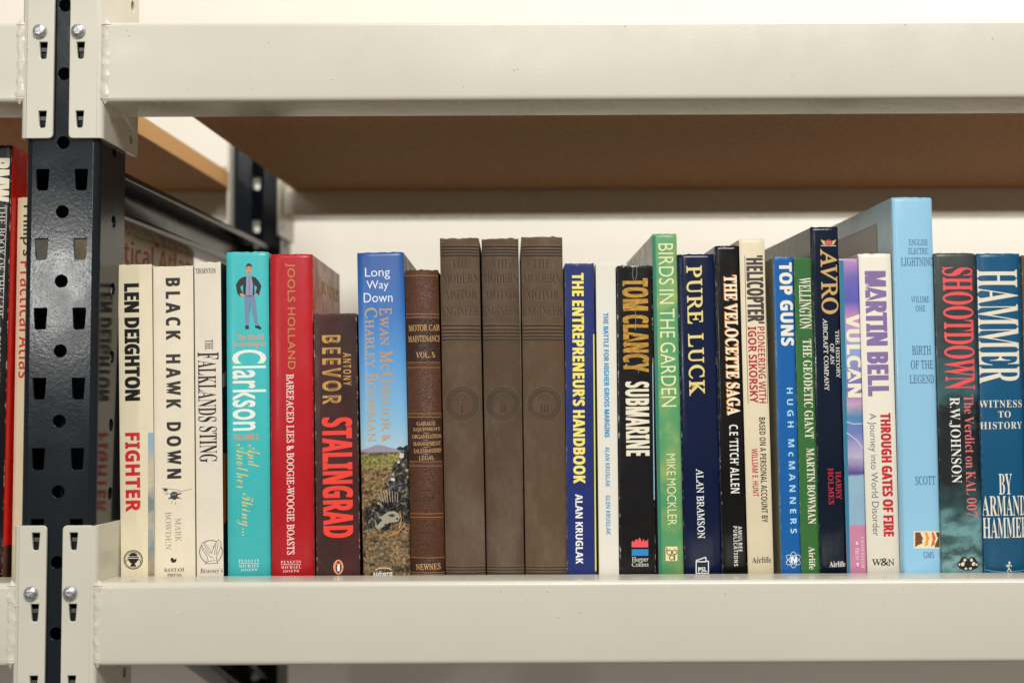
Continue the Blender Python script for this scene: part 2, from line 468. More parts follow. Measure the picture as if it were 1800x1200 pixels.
def cover_mat(name, c, rough=.35, stops=None, mott=.10, wear=.5, w=.03, h=.2, crease=.35, cloud=None, wearc=(200, 192, 178), leather=False, cloth=False, dist=.0, coat=0, noise_s=60, spec=.33):
    b = NB(name); base = lin(c)
    sep = b.new('ShaderNodeSeparateXYZ'); b.link(b.coord(), sep.inputs[0]); X, Z = sep.outputs[0], sep.outputs[2]
    if stops:
        zz = b.math('DIVIDE', Z, h)
        if dist: zz = b.math('ADD', zz, b.math('MULTIPLY', b.math('SUBTRACT', b.noise(noise_s, b.coord((1, 1, 1.6)), detail=5), .5), dist))
        cc = b.ramp(zz, [(p, lin(q)) for p, q in stops])
    else: cc = base
    if cloud:
        sc_, c2, lo, hi = cloud
        cc = b.mix(b.ramp(b.noise(sc_, b.coord((1, 1, 1.3)), detail=5, dist=.4), [(lo, BLK), (hi, WHT)]), cc, lin(c2))
    n = b.noise(35, detail=6, rough=.65)
    cc = b.mix(b.math('MULTIPLY', b.ramp(n, [(.35, BLK), (.75, WHT)]), mott * 2.2), cc, tuple(v * .55 for v in base[:3]) + (1,) if not stops else BLK)
    if wear:
        ex = b.math('SUBTRACT', w / 2, b.math('ABSOLUTE', X))            # distance from spine edge
        em = b.ramp(b.math('DIVIDE', ex, .0022), [(0, WHT), (1, BLK)])
        ez = b.math('MINIMUM', b.math('SUBTRACT', h, Z), b.math('SUBTRACT', Z, 0))
        et = b.ramp(b.math('DIVIDE', ez, .0035), [(0, WHT), (1, BLK)])
        e = b.math('MAXIMUM', em, et)
        wn = b.noise(330, b.coord((1, 1, .45)), detail=6, rough=.7)
        v = b.math('ADD', b.math('MULTIPLY', e, .30), wn)
        mask = b.ramp(v, [(.80, BLK), (.88, WHT)])
        cc = b.mix(b.math('MULTIPLY', mask, wear), cc, lin(wearc))
        # tiny flecks
        fl = b.ramp(b.noise(650, detail=2), [(.77, BLK), (.80, WHT)])
        cc = b.mix(b.math('MULTIPLY', fl, wear * .5), cc, lin(wearc))
    rn = b.ramp(b.noise(50, detail=5), [(.3, (rough * .75,) * 3 + (1,)), (.75, (min(1, rough * 1.35),) * 3 + (1,))])
    if cloth:
        wx = b.new('ShaderNodeTexWave'); wx.inputs['Scale'].default_value = 380; wx.bands_direction = 'DIAGONAL'; wx.inputs['Distortion'].default_value = 1.2
        mp = b.coord((1, 0, 1)); b.link(mp, wx.inputs['Vector'])
        wy = b.new('ShaderNodeTexWave'); wy.inputs['Scale'].default_value = 380; wy.bands_direction = 'DIAGONAL'; wy.inputs['Distortion'].default_value = 1.2
        b.link(b.coord((1, 0, -1)), wy.inputs['Vector'])
        hh = b.math('ADD', b.math('MULTIPLY', b.math('MULTIPLY', wx.outputs['Fac'], wy.outputs['Fac']), 1.0), b.math('MULTIPLY', b.noise(500, detail=4), .6))
        cc = b.mix(b.math('MULTIPLY', b.math('SUBTRACT', 1.1, hh), .55), cc, tuple(v * .4 for v in base[:3]) + (1,))
        gl = b.ramp(b.noise(26, b.coord((1, 1, .5), (c[0] * .37, 0, 0)), detail=8, rough=.78), [(.46, BLK), (.66, WHT)])
        cc = b.mix(b.math('MULTIPLY', gl, .45), cc, lin((134, 118, 98)))
        b.bump(hh, .8, .0006); rough = .8; rn = .8
    elif leather:
        vo = b.new('ShaderNodeTexVoronoi'); vo.inputs['Scale'].default_value = 750; vo.feature = 'DISTANCE_TO_EDGE'
        mp = b.coord((.55, 1, 1.3)); b.link(mp, vo.inputs['Vector'])
        hh = b.math('ADD', b.math('MULTIPLY', vo.outputs['Distance'], 2.0), b.math('MULTIPLY', b.noise(300, b.coord((.5, 1, 1.6)), detail=5), 1.2))
        cc = b.mix(b.ramp(hh, [(.35, WHT), (1.0, BLK)]), cc, tuple(v * .45 for v in base[:3]) + (1,))
        b.bump(hh, .5, .0006)
    else:
        cr = b.noise(1, b.coord((220, 60, 9)), detail=3); fine = b.noise(140, detail=2)
        b.bump(b.math('ADD', cr, b.math('MULTIPLY', fine, .35)), crease, .0009)
    b.set(cc, rn, 0, spec, coat)
    return b.m
def page_mat():
    b = NB('page_edges'); x = b.noise(1, b.coord((2600, 40, 4)), detail=2)
    b.set(b.ramp(x, [(.3, lin((170, 150, 116))), (.65, lin((226, 212, 180)))]), .85, 0, .2); return b.m
M_PAGES = page_mat()

class Book:
    def __init__(s, label, TL, TR, BL, BR, top, color, depth=.15, hard=False, bulge=.0012, n=8, Y=None, rough=.35, side=None, side2=None, yaw=None, group='books standing in a row on the lower shelf', topwave=.0003, mat=None, base_y=1008, cap=None, sep_boards=True, **mk):
        s.Y = YS if Y is None else Y
        cxT, cxB = (TL + TR) / 2, (BL + BR) / 2
        pt, pb = at(cxT, top, s.Y), at(cxB, base_y, s.Y)
        ax = (pt - pb); s.tilt = math.atan2(ax.x, ax.z); s.yaw = yaw_at(cxB) if yaw is None else R(yaw)
        k = (ZB + .0004 - pb.z) / ax.z
        s.org = Vector((pb.x + ax.x * k, s.Y, ZB + .0004))
        s.Mw = Matrix.Translation(s.org) @ Matrix.Rotation(s.tilt, 4, 'Y') @ Matrix.Rotation(s.yaw, 4, 'Z')
        s.Mi = s.Mw.inverted()
        # width and centre from the four corners
        a, b_ = s.loc(TL, top), s.loc(TR, top); c, d = s.loc(BL, base_y), s.loc(BR, base_y)
        s.w = ((b_[0] - a[0]) + (d[0] - c[0])) / 2; off = (a[0] + b_[0] + c[0] + d[0]) / 4
        s.Mw = s.Mw @ Matrix.Translation((off, 0, 0))
        lift = abs(s.w / 2 * math.sin(s.tilt)); s.Mw = Matrix.Translation((0, 0, lift)) @ s.Mw; s.Mi = s.Mw.inverted()
        s.h = s.loc(cxT, top)[1]; s.d = depth; s.b = bulge; s.n = n
        e = empty('book'); e.matrix_world = s.Mw; s.e = e
        tag(e, label, 'book', group)
        s.layer = 0
        K = 16; us = [-math.cos(math.pi * i / K) for i in range(K + 1)]
        s.bp = [u * s.w / 2 for u in us]
        m = mat or cover_mat('cover_print', color, rough, w=s.w, h=s.h, **mk); s.mat = m
        tb = .0028 if hard else .0006
        # spine
        bm = bmesh.new(); th = tb * .8; rows = []
        seed = random.random() * 99
        capd = (.0012 if hard else .0002) if cap is None else cap
        zr = [0, .0015, s.h * .5, s.h - .0030, s.h - .0012, s.h]
        yo = [capd, 0, 0, 0, capd * .25, capd]
        for layer_ in (0, 1):
            rr = []
            for z, y in zip(zr, yo):
                row = []
                for x in s.bp:
                    zz = z
                    if z == s.h: zz += topwave * mnoise.noise(Vector((x * 260 + seed, 0, 0))) * 2 + topwave * mnoise.noise(Vector((x * 1300 + seed, 5, 0)))
                    xx = x * (1 - (2 * th / s.w if layer_ else 0))
                    row.append(bm.verts.new((xx, -s.p(x) + y + (th if layer_ else 0), zz)))
                rr.append(row)
            rows.append(rr)
        O, I = rows
        def grid(G, flip=False):
            for A, B in zip(G, G[1:]):
                for k2 in range(len(A) - 1): bm.faces.new((A[k2], A[k2 + 1], B[k2 + 1], B[k2]))
        grid(O); grid(I)
        for k2 in range(len(s.bp) - 1):
            bm.faces.new((O[-1][k2], O[-1][k2 + 1], I[-1][k2 + 1], I[-1][k2])); bm.faces.new((O[0][k2], O[0][k2 + 1], I[0][k2 + 1], I[0][k2]))
        for j in range(len(zr) - 1):
            for q in (0, -1): bm.faces.new((O[j][q], O[j + 1][q], I[j + 1][q], I[j][q]))
        s.spine = link_mesh('spine', bm, m, e); auto_smooth(s.spine, 50)
        ms = cover_mat('cover_side', side, rough, w=9, h=s.h, wear=.3, mott=.12, spec=.15) if side else m
        ms2 = cover_mat('cover_side', side2, rough, w=9, h=s.h, wear=.3, mott=.12, spec=.15) if side2 else ms
        g = .00015
        for nm, x0, x1, mm in (('front_cover', s.w / 2 - tb - g, s.w / 2 - g, ms), ('back_cover', -s.w / 2 + g, -s.w / 2 + tb + g, ms2)):
            new_box(nm, (x0, x1, th + .0005, depth, 0, s.h - (0 if hard else .0003)), mm, e, bev=min(.0006, tb * .3), seg=1)
        ov = .003 if hard else .0006
        new_box('page_block', (-s.w / 2 + tb + 2 * g, s.w / 2 - tb - 2 * g, th + .001, depth - ov, ov, s.h - ov - .0003), M_PAGES, e)
    def p(s, x):
        u = min(1, abs(2 * x / s.w)); return s.b * (1 - u ** s.n)
    def loc(s, px, py, plane='spine'):
        d = s.Mi.to_3x3() @ ray(px, py); o = s.Mi @ CAMP
        if plane == 'spine': t = -o.y / d.y; q = o + d * t; return (q.x, q.z)
        xs = (s.w / 2) if plane == 'right' else (-s.w / 2); t = (xs - o.x) / d.x; q = o + d * t; return (q.y, q.z)
    def emit(s, name, V, P, mat, layer=1, plane='spine', raised=0, label=None):
        bm = bmesh.new(); vs = [bm.verts.new((v[0], 0, v[1])) for v in V]
        for f in P:
            try: bm.faces.new([vs[i] for i in f])
            except ValueError: pass
        eps = .00004 + .000035 * layer
        if plane == 'spine':
            x0, x1 = min(v[0] for v in V), max(v[0] for v in V)
            for x in s.bp:
                if x0 + 1e-5 < x < x1 - 1e-5:
                    bmesh.ops.bisect_plane(bm, geom=bm.verts[:] + bm.edges[:] + bm.faces[:], dist=1e-7, plane_co=(x, 0, 0), plane_no=(1, 0, 0))
            lim = s.w / 2 - .0001
            for sg in (1, -1):
                bmesh.ops.bisect_plane(bm, geom=bm.verts[:] + bm.edges[:] + bm.faces[:], dist=1e-7, plane_co=(sg * lim, 0, 0), plane_no=(sg, 0, 0), clear_outer=True)
            bmesh.ops.bisect_plane(bm, geom=bm.verts[:] + bm.edges[:] + bm.faces[:], dist=1e-7, plane_co=(0, 0, s.h - .0012), plane_no=(0, 0, 1), clear_outer=True)
            if not bm.faces: bm.free(); return None
            for f in bm.faces:
                f.normal_update()
                if f.normal.y > 0: f.normal_flip()
            for v in bm.verts:
                x = v.co.x; i = 0
                while i < len(s.bp) - 2 and s.bp[i + 1] < x: i += 1
                a, b2 = s.bp[i], s.bp[i + 1]; t = (x - a) / (b2 - a)
                v.co.y = -(s.p(a) * (1 - t) + s.p(b2) * t) - eps - raised
            if raised:
                r = bmesh.ops.extrude_face_region(bm, geom=bm.faces[:])
                for v in [g for g in r['geom'] if isinstance(g, bmesh.types.BMVert)]: v.co.y += raised
        else:
            xs = (s.w / 2 + eps) if plane == 'right' else (-s.w / 2 - eps)
            for v in bm.verts: v.co = (xs, v.co.x, v.co.z)
        o = link_mesh(name, bm, mat, s.e, M=None if raised else 'keep')
        if label: o['label'] = label
        return o
    def text(s, t, x0, x1, y0, y1, c, f='S', off=0.0, rot=True, layer=1, gold=False, name='lettering', raised=0, dx=0, dy=0, space=1.0, rough=.42, mat=None, word=1.0, taper=None, fat=0):
        V, P, _ = text_mesh(t, f, off, space, None, word)
        cx, cy = s.loc((x0 + x1) / 2, (y0 + y1) / 2); e = s.loc((x0 + x1) / 2, (y0 + y1) / 2)
        ax = s.loc((x0 + x1) / 2 + 50, (y0 + y1) / 2); sx = (ax[0] - cx) / 50
        ay = s.loc((x0 + x1) / 2, (y0 + y1) / 2 - 50); sz = (ay[1] - cy) / 50
        W = (x1 - x0) * sx; H = (y1 - y0) * sz
        cx += dx * sx; cy -= dy * sz
        if rot: Q = [(cx - W / 2 + v[1] * W, cy + H / 2 - v[0] * H) for v in V]
        else: Q = [(cx - W / 2 + v[0] * W, cy - H / 2 + v[1] * H) for v in V]
        if not fat: return s.emit(name, Q, P, mat or ink(c, rough, 0, gold), layer, raised=raised)
        f = fat * (W if rot else H); obs = []
        for i, k in enumerate((0, -1, 1)):
            q = [(v[0], v[1] + k * f) for v in Q] if rot else [(v[0] + k * f, v[1]) for v in Q]
            obs.append(s.emit(name, q, P, mat or ink(c, rough, 0, gold), layer + i * .3, raised=raised))
        bm = bmesh.new()
        for o in obs: bm.from_mesh(o.data)
        bm.to_mesh(obs[0].data); bm.free()
        for o in obs[1:]: me = o.data; bpy.data.objects.remove(o); bpy.data.meshes.remove(me)
        return obs[0]
    def poly(s, polys, c, name='printed_mark', layer=1, plane='spine', mat=None, rough=.42, raised=0, label=None):
        V, P = [], []
        for pl in polys:
            i = len(V); V += [s.loc(x, y, plane) for x, y in pl]; P.append(tuple(range(i, len(V))))
        return s.emit(name, V, P, mat or ink(c, rough), layer, plane, raised, label)
    def rect(s, x0, x1, y0, y1, c, **k): return s.poly([[(x0, y0), (x0, y1), (x1, y1), (x1, y0)]], c, **k)
    def ring(s, cx, cy, r0, r1, c, n=36, ry=1.0, **k):
        ps = []
        for i in range(n):
            a, b2 = 2 * math.pi * i / n, 2 * math.pi * (i + 1) / n
            ps.append([(cx + r * math.cos(q), cy + r * ry * math.sin(q)) for r, q in ((r0, a), (r1, a), (r1, b2), (r0, b2))])
        return s.poly(ps, c, **k)
    def disc(s, cx, cy, rx, ry, c, n=28, **k): return s.poly([[(cx + rx * math.cos(2 * math.pi * i / n), cy + ry * math.sin(2 * math.pi * i / n)) for i in range(n)]], c, **k)
    def stroke(s, lines, wd, c, **k):
        ps = []
        for pts in lines:
            for a, b2 in zip(pts, pts[1:]):
                dx, dy = b2[0] - a[0], b2[1] - a[1]; L = math.hypot(dx, dy) or 1; nx, ny = -dy / L * wd / 2, dx / L * wd / 2
                ps.append([(a[0] + nx, a[1] + ny), (b2[0] + nx, b2[1] + ny), (b2[0] - nx, b2[1] - ny), (a[0] - nx, a[1] - ny)])
        return s.poly(ps, c, **k)

# ---- 1 cream paperback, black and red lettering
b = Book('cream paperback against the upright, fat black author name above red title', 207, 267, 213, 272, 465, (231, 218, 186), .13, bulge=.0004, n=10, yaw=0, wearc=(196, 180, 140), wear=.35, crease=.15)
b.text('LEN DEIGHTON', 219, 246, 499, 703, (14, 13, 12), 'B', .018, space=1.06, word=.7, fat=.035)
b.text('FIGHTER', 220.5, 247, 760, 899, (205, 38, 38), 'B', .022, space=1.06)
def pic(stops, h, dist=.25, ns=120):
    q = NB('photo_print'); sep = q.new('ShaderNodeSeparateXYZ'); q.link(q.coord(), sep.inputs[0])
    z = q.math('ADD', q.math('DIVIDE', sep.outputs[2], h), q.math('MULTIPLY', q.math('SUBTRACT', q.noise(ns, detail=6, rough=.7), .5), dist))
    cc = q.ramp(z, [(p, lin(c)) for p, c in stops]); cc = q.mix(q.math('MULTIPLY', q.noise(500, detail=4, rough=.8), .3), cc, (.1, .08, .06, 1))
    q.set(cc, .4); return q.m
b.rect(260.5, 271.5, 760, 1012, None, mat=pic([(.0, (90, 90, 95)), (.08, (176, 150, 120)), (.13, (120, 140, 150)), (.2, (190, 180, 160)), (.27, (110, 130, 135)), (.34, (214, 200, 170)), (.40, (205, 190, 165)), (.44, (150, 182, 200)), (.6, (150, 185, 205))], b.h, .16, 160), name='printed_picture')
b.ring(234.5, 983, 15.4, 17, (20, 20, 18)); b.ring(234.5, 983, 13.6, 14.4, (20, 20, 18))
b.poly([[(224, 981), (245, 981), (243, 984), (239, 989), (230, 989), (226, 984)], [(232, 989), (237, 989), (240, 995), (229, 995)], [(225, 978), (244, 978), (245, 979.6), (224, 979.6)]], (20, 20, 18))
b.poly([[(234.5 + 9 * math.cos(a) * (1 if i % 2 else .72), 977 - 8 * abs(math.sin(a)) * (1 if i % 2 else .7)) for i, a in enumerate([math.pi * k / 14 for k in range(15)])]], (26, 26, 24), layer=2)
b.stroke([[(225, 983), (221.5, 985), (222.5, 989)], [(244, 983), (247.5, 985), (246.5, 989)]], .9, (20, 20, 18))

# ---- 2
b = Book('pale cream paperback with widely spaced black capitals and a tiny helicopter picture', 268.5, 340, 273.5, 343, 468, (234, 221, 196), .15, bulge=.0006, n=6, wear=.3, wearc=(200, 184, 150), crease=.15)
b.text('BLACK', 291.5, 317.5, 489, 597, (34, 28, 24), 'B', .012, space=1.55, fat=.02)
b.text('HAWK', 292.5, 318, 623, 717, (48, 40, 34), 'B', .012, space=1.55, fat=.02)
b.text('DOWN', 293.5, 319, 742, 840, (38, 32, 28), 'B', .012, space=1.55, fat=.02)
K1 = (52, 54, 62)
b.poly([[(300, 867), (304, 863), (310, 864), (313, 868), (312, 874), (309, 878), (303, 877), (300, 873)], [(312, 867), (320, 865.5), (320, 867), (313, 870)], [(286, 859.6), (291, 857.6), (295, 858.6), (295, 861.6), (290, 862.4)], [(302, 872), (296, 875), (297, 877), (303, 875)], [(310, 872), (317, 874), (316, 876), (310, 875)]], K1)
b.poly([[(302, 868), (305, 866), (305.5, 870), (302.5, 871)], [(307, 866), (310, 867.5), (309.5, 870.5), (307, 870)]], (120, 124, 134), layer=2)
b.stroke([[(284, 857), (316, 861)], [(289, 869), (338, 859)], [(287, 864), (294, 863)], [(318, 874), (320, 877)], [(303, 880), (302, 885)], [(309, 882), (309, 887)], [(296, 866), (291, 865)]], .7, K1)
b.text('MARK', 308.5, 319, 910, 952, (150, 140, 128), 'R', 0)
b.text('BOWDEN', 291, 301.5, 899, 965, (150, 140, 128), 'R', 0)
b.poly([[(300, 981), (304, 979), (307, 983), (310, 980), (311, 984), (308, 988), (303, 988), (300.5, 985)]], (30, 28, 26))
b.text('BANTAM', 289, 324, 997.5, 1004, (60, 55, 50), 'T', rot=False); b.text('PRESS', 294.5, 319.5, 1007, 1013.5, (60, 55, 50), 'T', rot=False)

# ---- 3
b = Book('slim off-white paperback, tall black serif title and bird roundel above publisher name', 341, 388.5, 346.5, 392.5, 461, (230, 218, 199), .14, bulge=.0003, n=10, side=(20, 62, 66), wear=.25, wearc=(200, 186, 160), crease=.12)
b.text('THORNTON', 344, 379.5, 471.5, 481, (30, 28, 26), 'T', rot=False)
b.text('THE', 360.5, 374.5, 597, 614.5, (20, 18, 16), 'T', -.004)
b.text('F', 347.5, 384.5, 619, 631.5, (20, 18, 16), 'T', 0)
b.text('ALKLANDS', 348, 380.5, 633, 741, (20, 18, 16), 'T', 0, space=1.02)
b.text('STING', 350.5, 382, 749, 812, (20, 18, 16), 'T', 0, space=1.02)
b.ring(371, 969, 19.4, 20.6, (34, 32, 30))
b.poly([[(355, 954), (358, 952), (368, 964), (372, 972), (378, 956), (384, 948), (389, 952), (388, 962), (382, 974), (380, 984), (384, 989), (360, 990), (366, 986), (364, 976), (356, 966)]], (226, 214, 196), layer=2)
b.stroke([[(355, 954), (358, 952), (368, 964), (372, 972), (378, 956), (384, 948), (389, 952), (388, 962), (382, 974), (380, 984), (384, 989), (360, 990), (366, 986), (364, 976), (356, 966), (355, 954)], [(380, 955), (377, 975)], [(384, 953), (380, 974)], [(358, 956), (369, 972)], [(366, 986), (378, 984)], [(374, 962), (378, 957)], [(357, 962), (370, 978), (376, 980)]], .8, (34, 32, 30), layer=3)
b.text("Brassey's", 352.5, 391.5, 997.5, 1008.5, (40, 38, 36), 'T', -.008, rot=False)

A = b.loc(397, 920, 'right'); B = b.loc(396, 796, 'right')
b.emit('cover_picture', [(.003, A[1]), (.022, A[1] + .004), (.022, B[1]), (.003, B[1])], [(0, 1, 2, 3)], ink((196, 120, 58)), 1, 'right')
b.emit('cover_picture', [(.002, B[1] + .05), (.02, B[1] + .052), (.02, B[1] + .064), (.002, B[1] + .06)], [(0, 1, 2, 3)], ink((150, 176, 164)), 1, 'right')
# ---- 4
b = Book('turquoise hardback with a printed photo of a standing man in black jacket and jeans', 397.5, 472.5, 401.5, 475.5, 443, (70, 190, 190), .155, True, bulge=.0022, n=7, rough=.3, wear=.25, side=(60, 150, 150), crease=.12)
b.e['label'] = 'turquoise hardback with a small printed picture of a man in dark jacket and jeans'
SK = (206, 150, 120); JK = (34, 34, 38); JN = (112, 138, 170); SH = (148, 150, 178)
b.poly([[(433.7, 486), (443.2, 486), (450.0, 488), (456.1, 495), (460.4, 503), (456.9, 517), (452.6, 522), (449.2, 518), (452.6, 505), (448.3, 501), (448.3, 519), (427.7, 519), (428.5, 501), (423.4, 505), (427.7, 516), (423.4, 522), (418.2, 516), (415.6, 501), (420.8, 492), (426.8, 488)]], JK, name='printed_figure')
b.poly([[(434.1, 484), (442.3, 484), (445.7, 500), (444.9, 522), (432.8, 522), (433.7, 500)]], SH, layer=2, name='printed_figure')
b.poly([[(430.3, 520), (449.2, 519), (451.8, 545), (455.2, 572), (449.2, 573), (444.0, 548), (440.6, 532), (439.7, 548), (438.4, 572), (432.0, 572), (431.1, 548)]], JN, layer=2, name='printed_figure')
b.poly([[(432.0, 572), (438.0, 571), (438.9, 578.5), (432.4, 579)], [(449.2, 573), (455.2, 571), (460.8, 577), (458.6, 579.5), (449.2, 576)]], (44, 32, 30), layer=1, name='printed_figure')
b.poly([[(422.5, 516), (428.5, 516), (432.0, 520), (428.5, 523), (423.4, 520)], [(448.3, 517), (453.5, 516), (454.3, 520), (449.2, 522)]], SK, layer=3, name='printed_figure')
b.disc(438.5, 473.5, 5.2, 8.2, SK, layer=3, name='printed_figure')
b.poly([[(433.5, 475), (433.3, 468), (435.4, 464), (439.7, 463), (443.6, 466), (443.7, 474), (442.3, 469), (436.3, 468.5), (434.6, 470)]], (66, 46, 36), layer=4, name='printed_figure')
b.poly([[(435.7, 472.6), (437.3, 472.6), (437.3, 473.6), (435.7, 473.6)], [(439.7, 472.6), (441.4, 472.6), (441.4, 473.6), (439.7, 473.6)], [(436.7, 478.4), (440.4, 478.4), (440.1, 479.3), (437.1, 479.3)]], (90, 50, 44), layer=5, name='printed_figure')
b.stroke([[(440.6, 532), (440.1, 550)], [(438.9, 486), (439.3, 519)]], .8, (80, 84, 110), layer=4, name='printed_figure')
OR = (226, 140, 90)
b.text('The World', 416.5, 463.5, 587.5, 597.5, OR, 'B', .0, rot=False); b.text('According to', 410.5, 468, 600, 611.5, OR, 'B', 0, rot=False)
b.text('Clarkson', 409.5, 469, 614.5, 756, (236, 238, 226), 'S', .014, space=1.04, name='title_lettering')
b.text('VOLUME 2', 411, 455, 762, 772.5, OR, 'B', 0, rot=False)
GS = (226, 200, 120)
b.text('And', 436, 459, 781, 820, GS, 'C', -.012); b.text('Another', 416, 440, 780, 858, GS, 'C', -.012); b.text('Thing...', 417, 446, 866, 940, GS, 'C', -.012)
def pmj(b, xa, xb, y):
    for t, i in (('PENGUIN', 0), ('MICHAEL', 9), ('JOSEPH', 16)):
        k = 0 if i < 16 else 3.5
        b.text(t, xa + k, xb - k, y + i, y + i + 5, (232, 232, 224), 'T', -.012, rot=False, space=1.35)
    b.rect(xa, xb, y + 6.6, y + 7.3, (232, 232, 224))
pmj(b, 421, 456.5, 982)

# ---- 5
b = Book('bright red hardback with gilt author name and white serif subtitle down its spine', 473.5, 551, 479, 550.5, 447, (186, 30, 38), .158, True, bulge=.0026, n=6, rough=.3, side=(176, 96, 72), wear=.25, crease=.12)
b.text('JOOLS HOLLAND', 502.5, 520, 463, 649, (180, 134, 78), 'S', .006, space=1.08)
b.text('BAREFACED LIES & BOOGIE-WOOGIE BOASTS', 505, 518, 657, 973, (240, 226, 214), 'R', .012)
pmj(b, 495, 530, 984)
V, P, _ = text_mesh('JOOLS', 'S', .022)
A = b.loc(566, 496, 'right'); B = b.loc(596, 547, 'right')
b.emit('cover_lettering', [(A[0] + v[0] * (B[0] - A[0]), B[1] + .004 + v[1] * (A[1] - B[1] - .002)) for v in V], P, ink((250, 226, 160), .9), 1, 'right')

# ---- 6
b = Book('dark brown paperback with large scarlet title and outlined gold author name', 551.5, 627, 557, 633, 551, (58, 37, 33), .128, bulge=.0008, n=5, rough=.34, cloud=(26, (96, 34, 32), .45, .75), wear=.75, wearc=(190, 178, 160), side=(60, 26, 24), crease=.3)
GO = (196, 150, 72)
b.text('BEEVOR', 566.5, 599.8, 589, 710, GO, 'B', .008, space=1.35)
b.text('BEEVOR', 571.5, 594.8, 591.5, 707.5, (118, 84, 42), 'B', -.034, space=1.42, layer=2)
b.text('ANTONY', 603.5, 617.5, 620, 677, GO, 'B', -.006, space=1.3)
b.text('STALINGRAD', 567, 620.5, 734, 943, (238, 60, 44), 'B', .004, space=1.07, fat=.022, name='title_lettering')
b.disc(595, 995.8, 8, 12, (240, 132, 60)); b.disc(595, 995.8, 8.6, 12.6, (244, 226, 200), layer=0)
b.poly([[(593, 988), (592, 986.6), (595, 985.5), (597, 986), (597.4, 988.5), (600, 992), (601, 998), (599.5, 1002), (596, 1006), (593.5, 1006), (591, 1001), (590.2, 996), (591.5, 991), (593.5, 989.5)]], (24, 22, 22), layer=2)
b.poly([[(594, 990), (597, 990), (598, 996), (597.5, 1003), (593.6, 1003), (592.6, 997)]], (238, 234, 224), layer=3)

b.stroke([[(604, 950), (618, 940), (627, 930)], [(586, 980), (597, 966), (604, 950)]], .6, (36, 24, 22), name='reading_crease', layer=4)
# ---- 7 landscape spine
def lwd(bk):
    q = NB('landscape_print'); sep = q.new('ShaderNodeSeparateXYZ'); q.link(q.coord(), sep.inputs[0]); h = bk.h
    z = q.math('DIVIDE', sep.outputs[2], h)
    sky = q.ramp(z, [(.40, lin((176, 204, 212))), (.50, lin((134, 184, 214))), (.66, lin((92, 156, 210))), (.82, lin((54, 112, 180))), (1, lin((38, 82, 150)))])
    n1 = q.noise(420, detail=6, rough=.75); n2 = q.noise(70, q.coord((1, 1, 2.2)), detail=5, rough=.6)
    gr = q.ramp(n1, [(.36, lin((52, 40, 28))), (.5, lin((126, 100, 66))), (.66, lin((196, 168, 124)))])
    gr = q.mix(q.ramp(n2, [(.50, BLK), (.60, WHT)]), gr, q.ramp(n1, [(.4, lin((30, 28, 26))), (.62, lin((92, 84, 62)))]))
    zz = q.math('ADD', z, q.math('MULTIPLY', q.math('SUBTRACT', n2, .5), .02))
    green = q.ramp(zz, [(.355, BLK), (.365, WHT), (.397, WHT), (.407, BLK)])
    gr = q.mix(q.math('MULTIPLY', green, .8), gr, q.ramp(n1, [(.38, lin((82, 84, 34))), (.62, lin((172, 166, 92)))]))
    def ell(px, py, rx, ry):
        cx, cz = bk.loc(px, py); k = .000432
        a = q.math('DIVIDE', q.math('SUBTRACT', sep.outputs[0], cx), rx * k); c = q.math('DIVIDE', q.math('SUBTRACT', sep.outputs[2], cz), ry * k)
        return q.math('SUBTRACT', 1.0, q.math('ADD', q.math('MULTIPLY', a, a), q.math('MULTIPLY', c, c)))
    m_ = q.math('MAXIMUM', q.math('MAXIMUM', ell(672, 905, 34, 30), ell(704, 868, 26, 62)), ell(712, 812, 12, 30))
    m_ = q.math('ADD', m_, q.math('MULTIPLY', q.math('SUBTRACT', q.noise(150, detail=6, rough=.7), .5), 2.6))
    n3 = q.noise(260, q.coord((1.2, 1, .8)), detail=7, rough=.75, dist=.8)
    bike = q.ramp(n3, [(.44, lin((16, 17, 20))), (.53, lin((58, 56, 52))), (.60, lin((120, 112, 98))), (.68, lin((226, 214, 190)))])
    gr = q.mix(q.ramp(m_, [(.10, BLK), (.22, WHT)]), gr, bike)
    cc = q.mix(q.ramp(zz, [(.409, WHT), (.413, BLK)]), sky, gr)
    q.set(cc, .32, 0, .5); q.bump(q.noise(1, q.coord((220, 60, 9)), detail=3), .12, .0008); return q.m
b = Book('blue sky hardback with desert and motorbike scene at its foot, white title across', 626.5, 711, 640, 720.5, 444, (60, 110, 180), .165, True, bulge=.0026, n=6, mat=M_PAGES, side=None)
b.spine.data.materials[0] = lwd(b)
b.e.children[1].data.materials[0] = cover_mat('cover_side', (172, 160, 140), .4, w=9, h=.3)
b.text('Long', 642.5, 686, 471, 491.5, (240, 240, 240), 'S', -.004, rot=False); b.text('Way', 645, 683.5, 493.5, 512.5, (240, 240, 240), 'S', -.004, rot=False); b.text('Down', 640, 690.5, 515, 531.5, (240, 240, 240), 'S', -.004, rot=False)
G2, G3 = (196, 150, 92), (190, 158, 112)
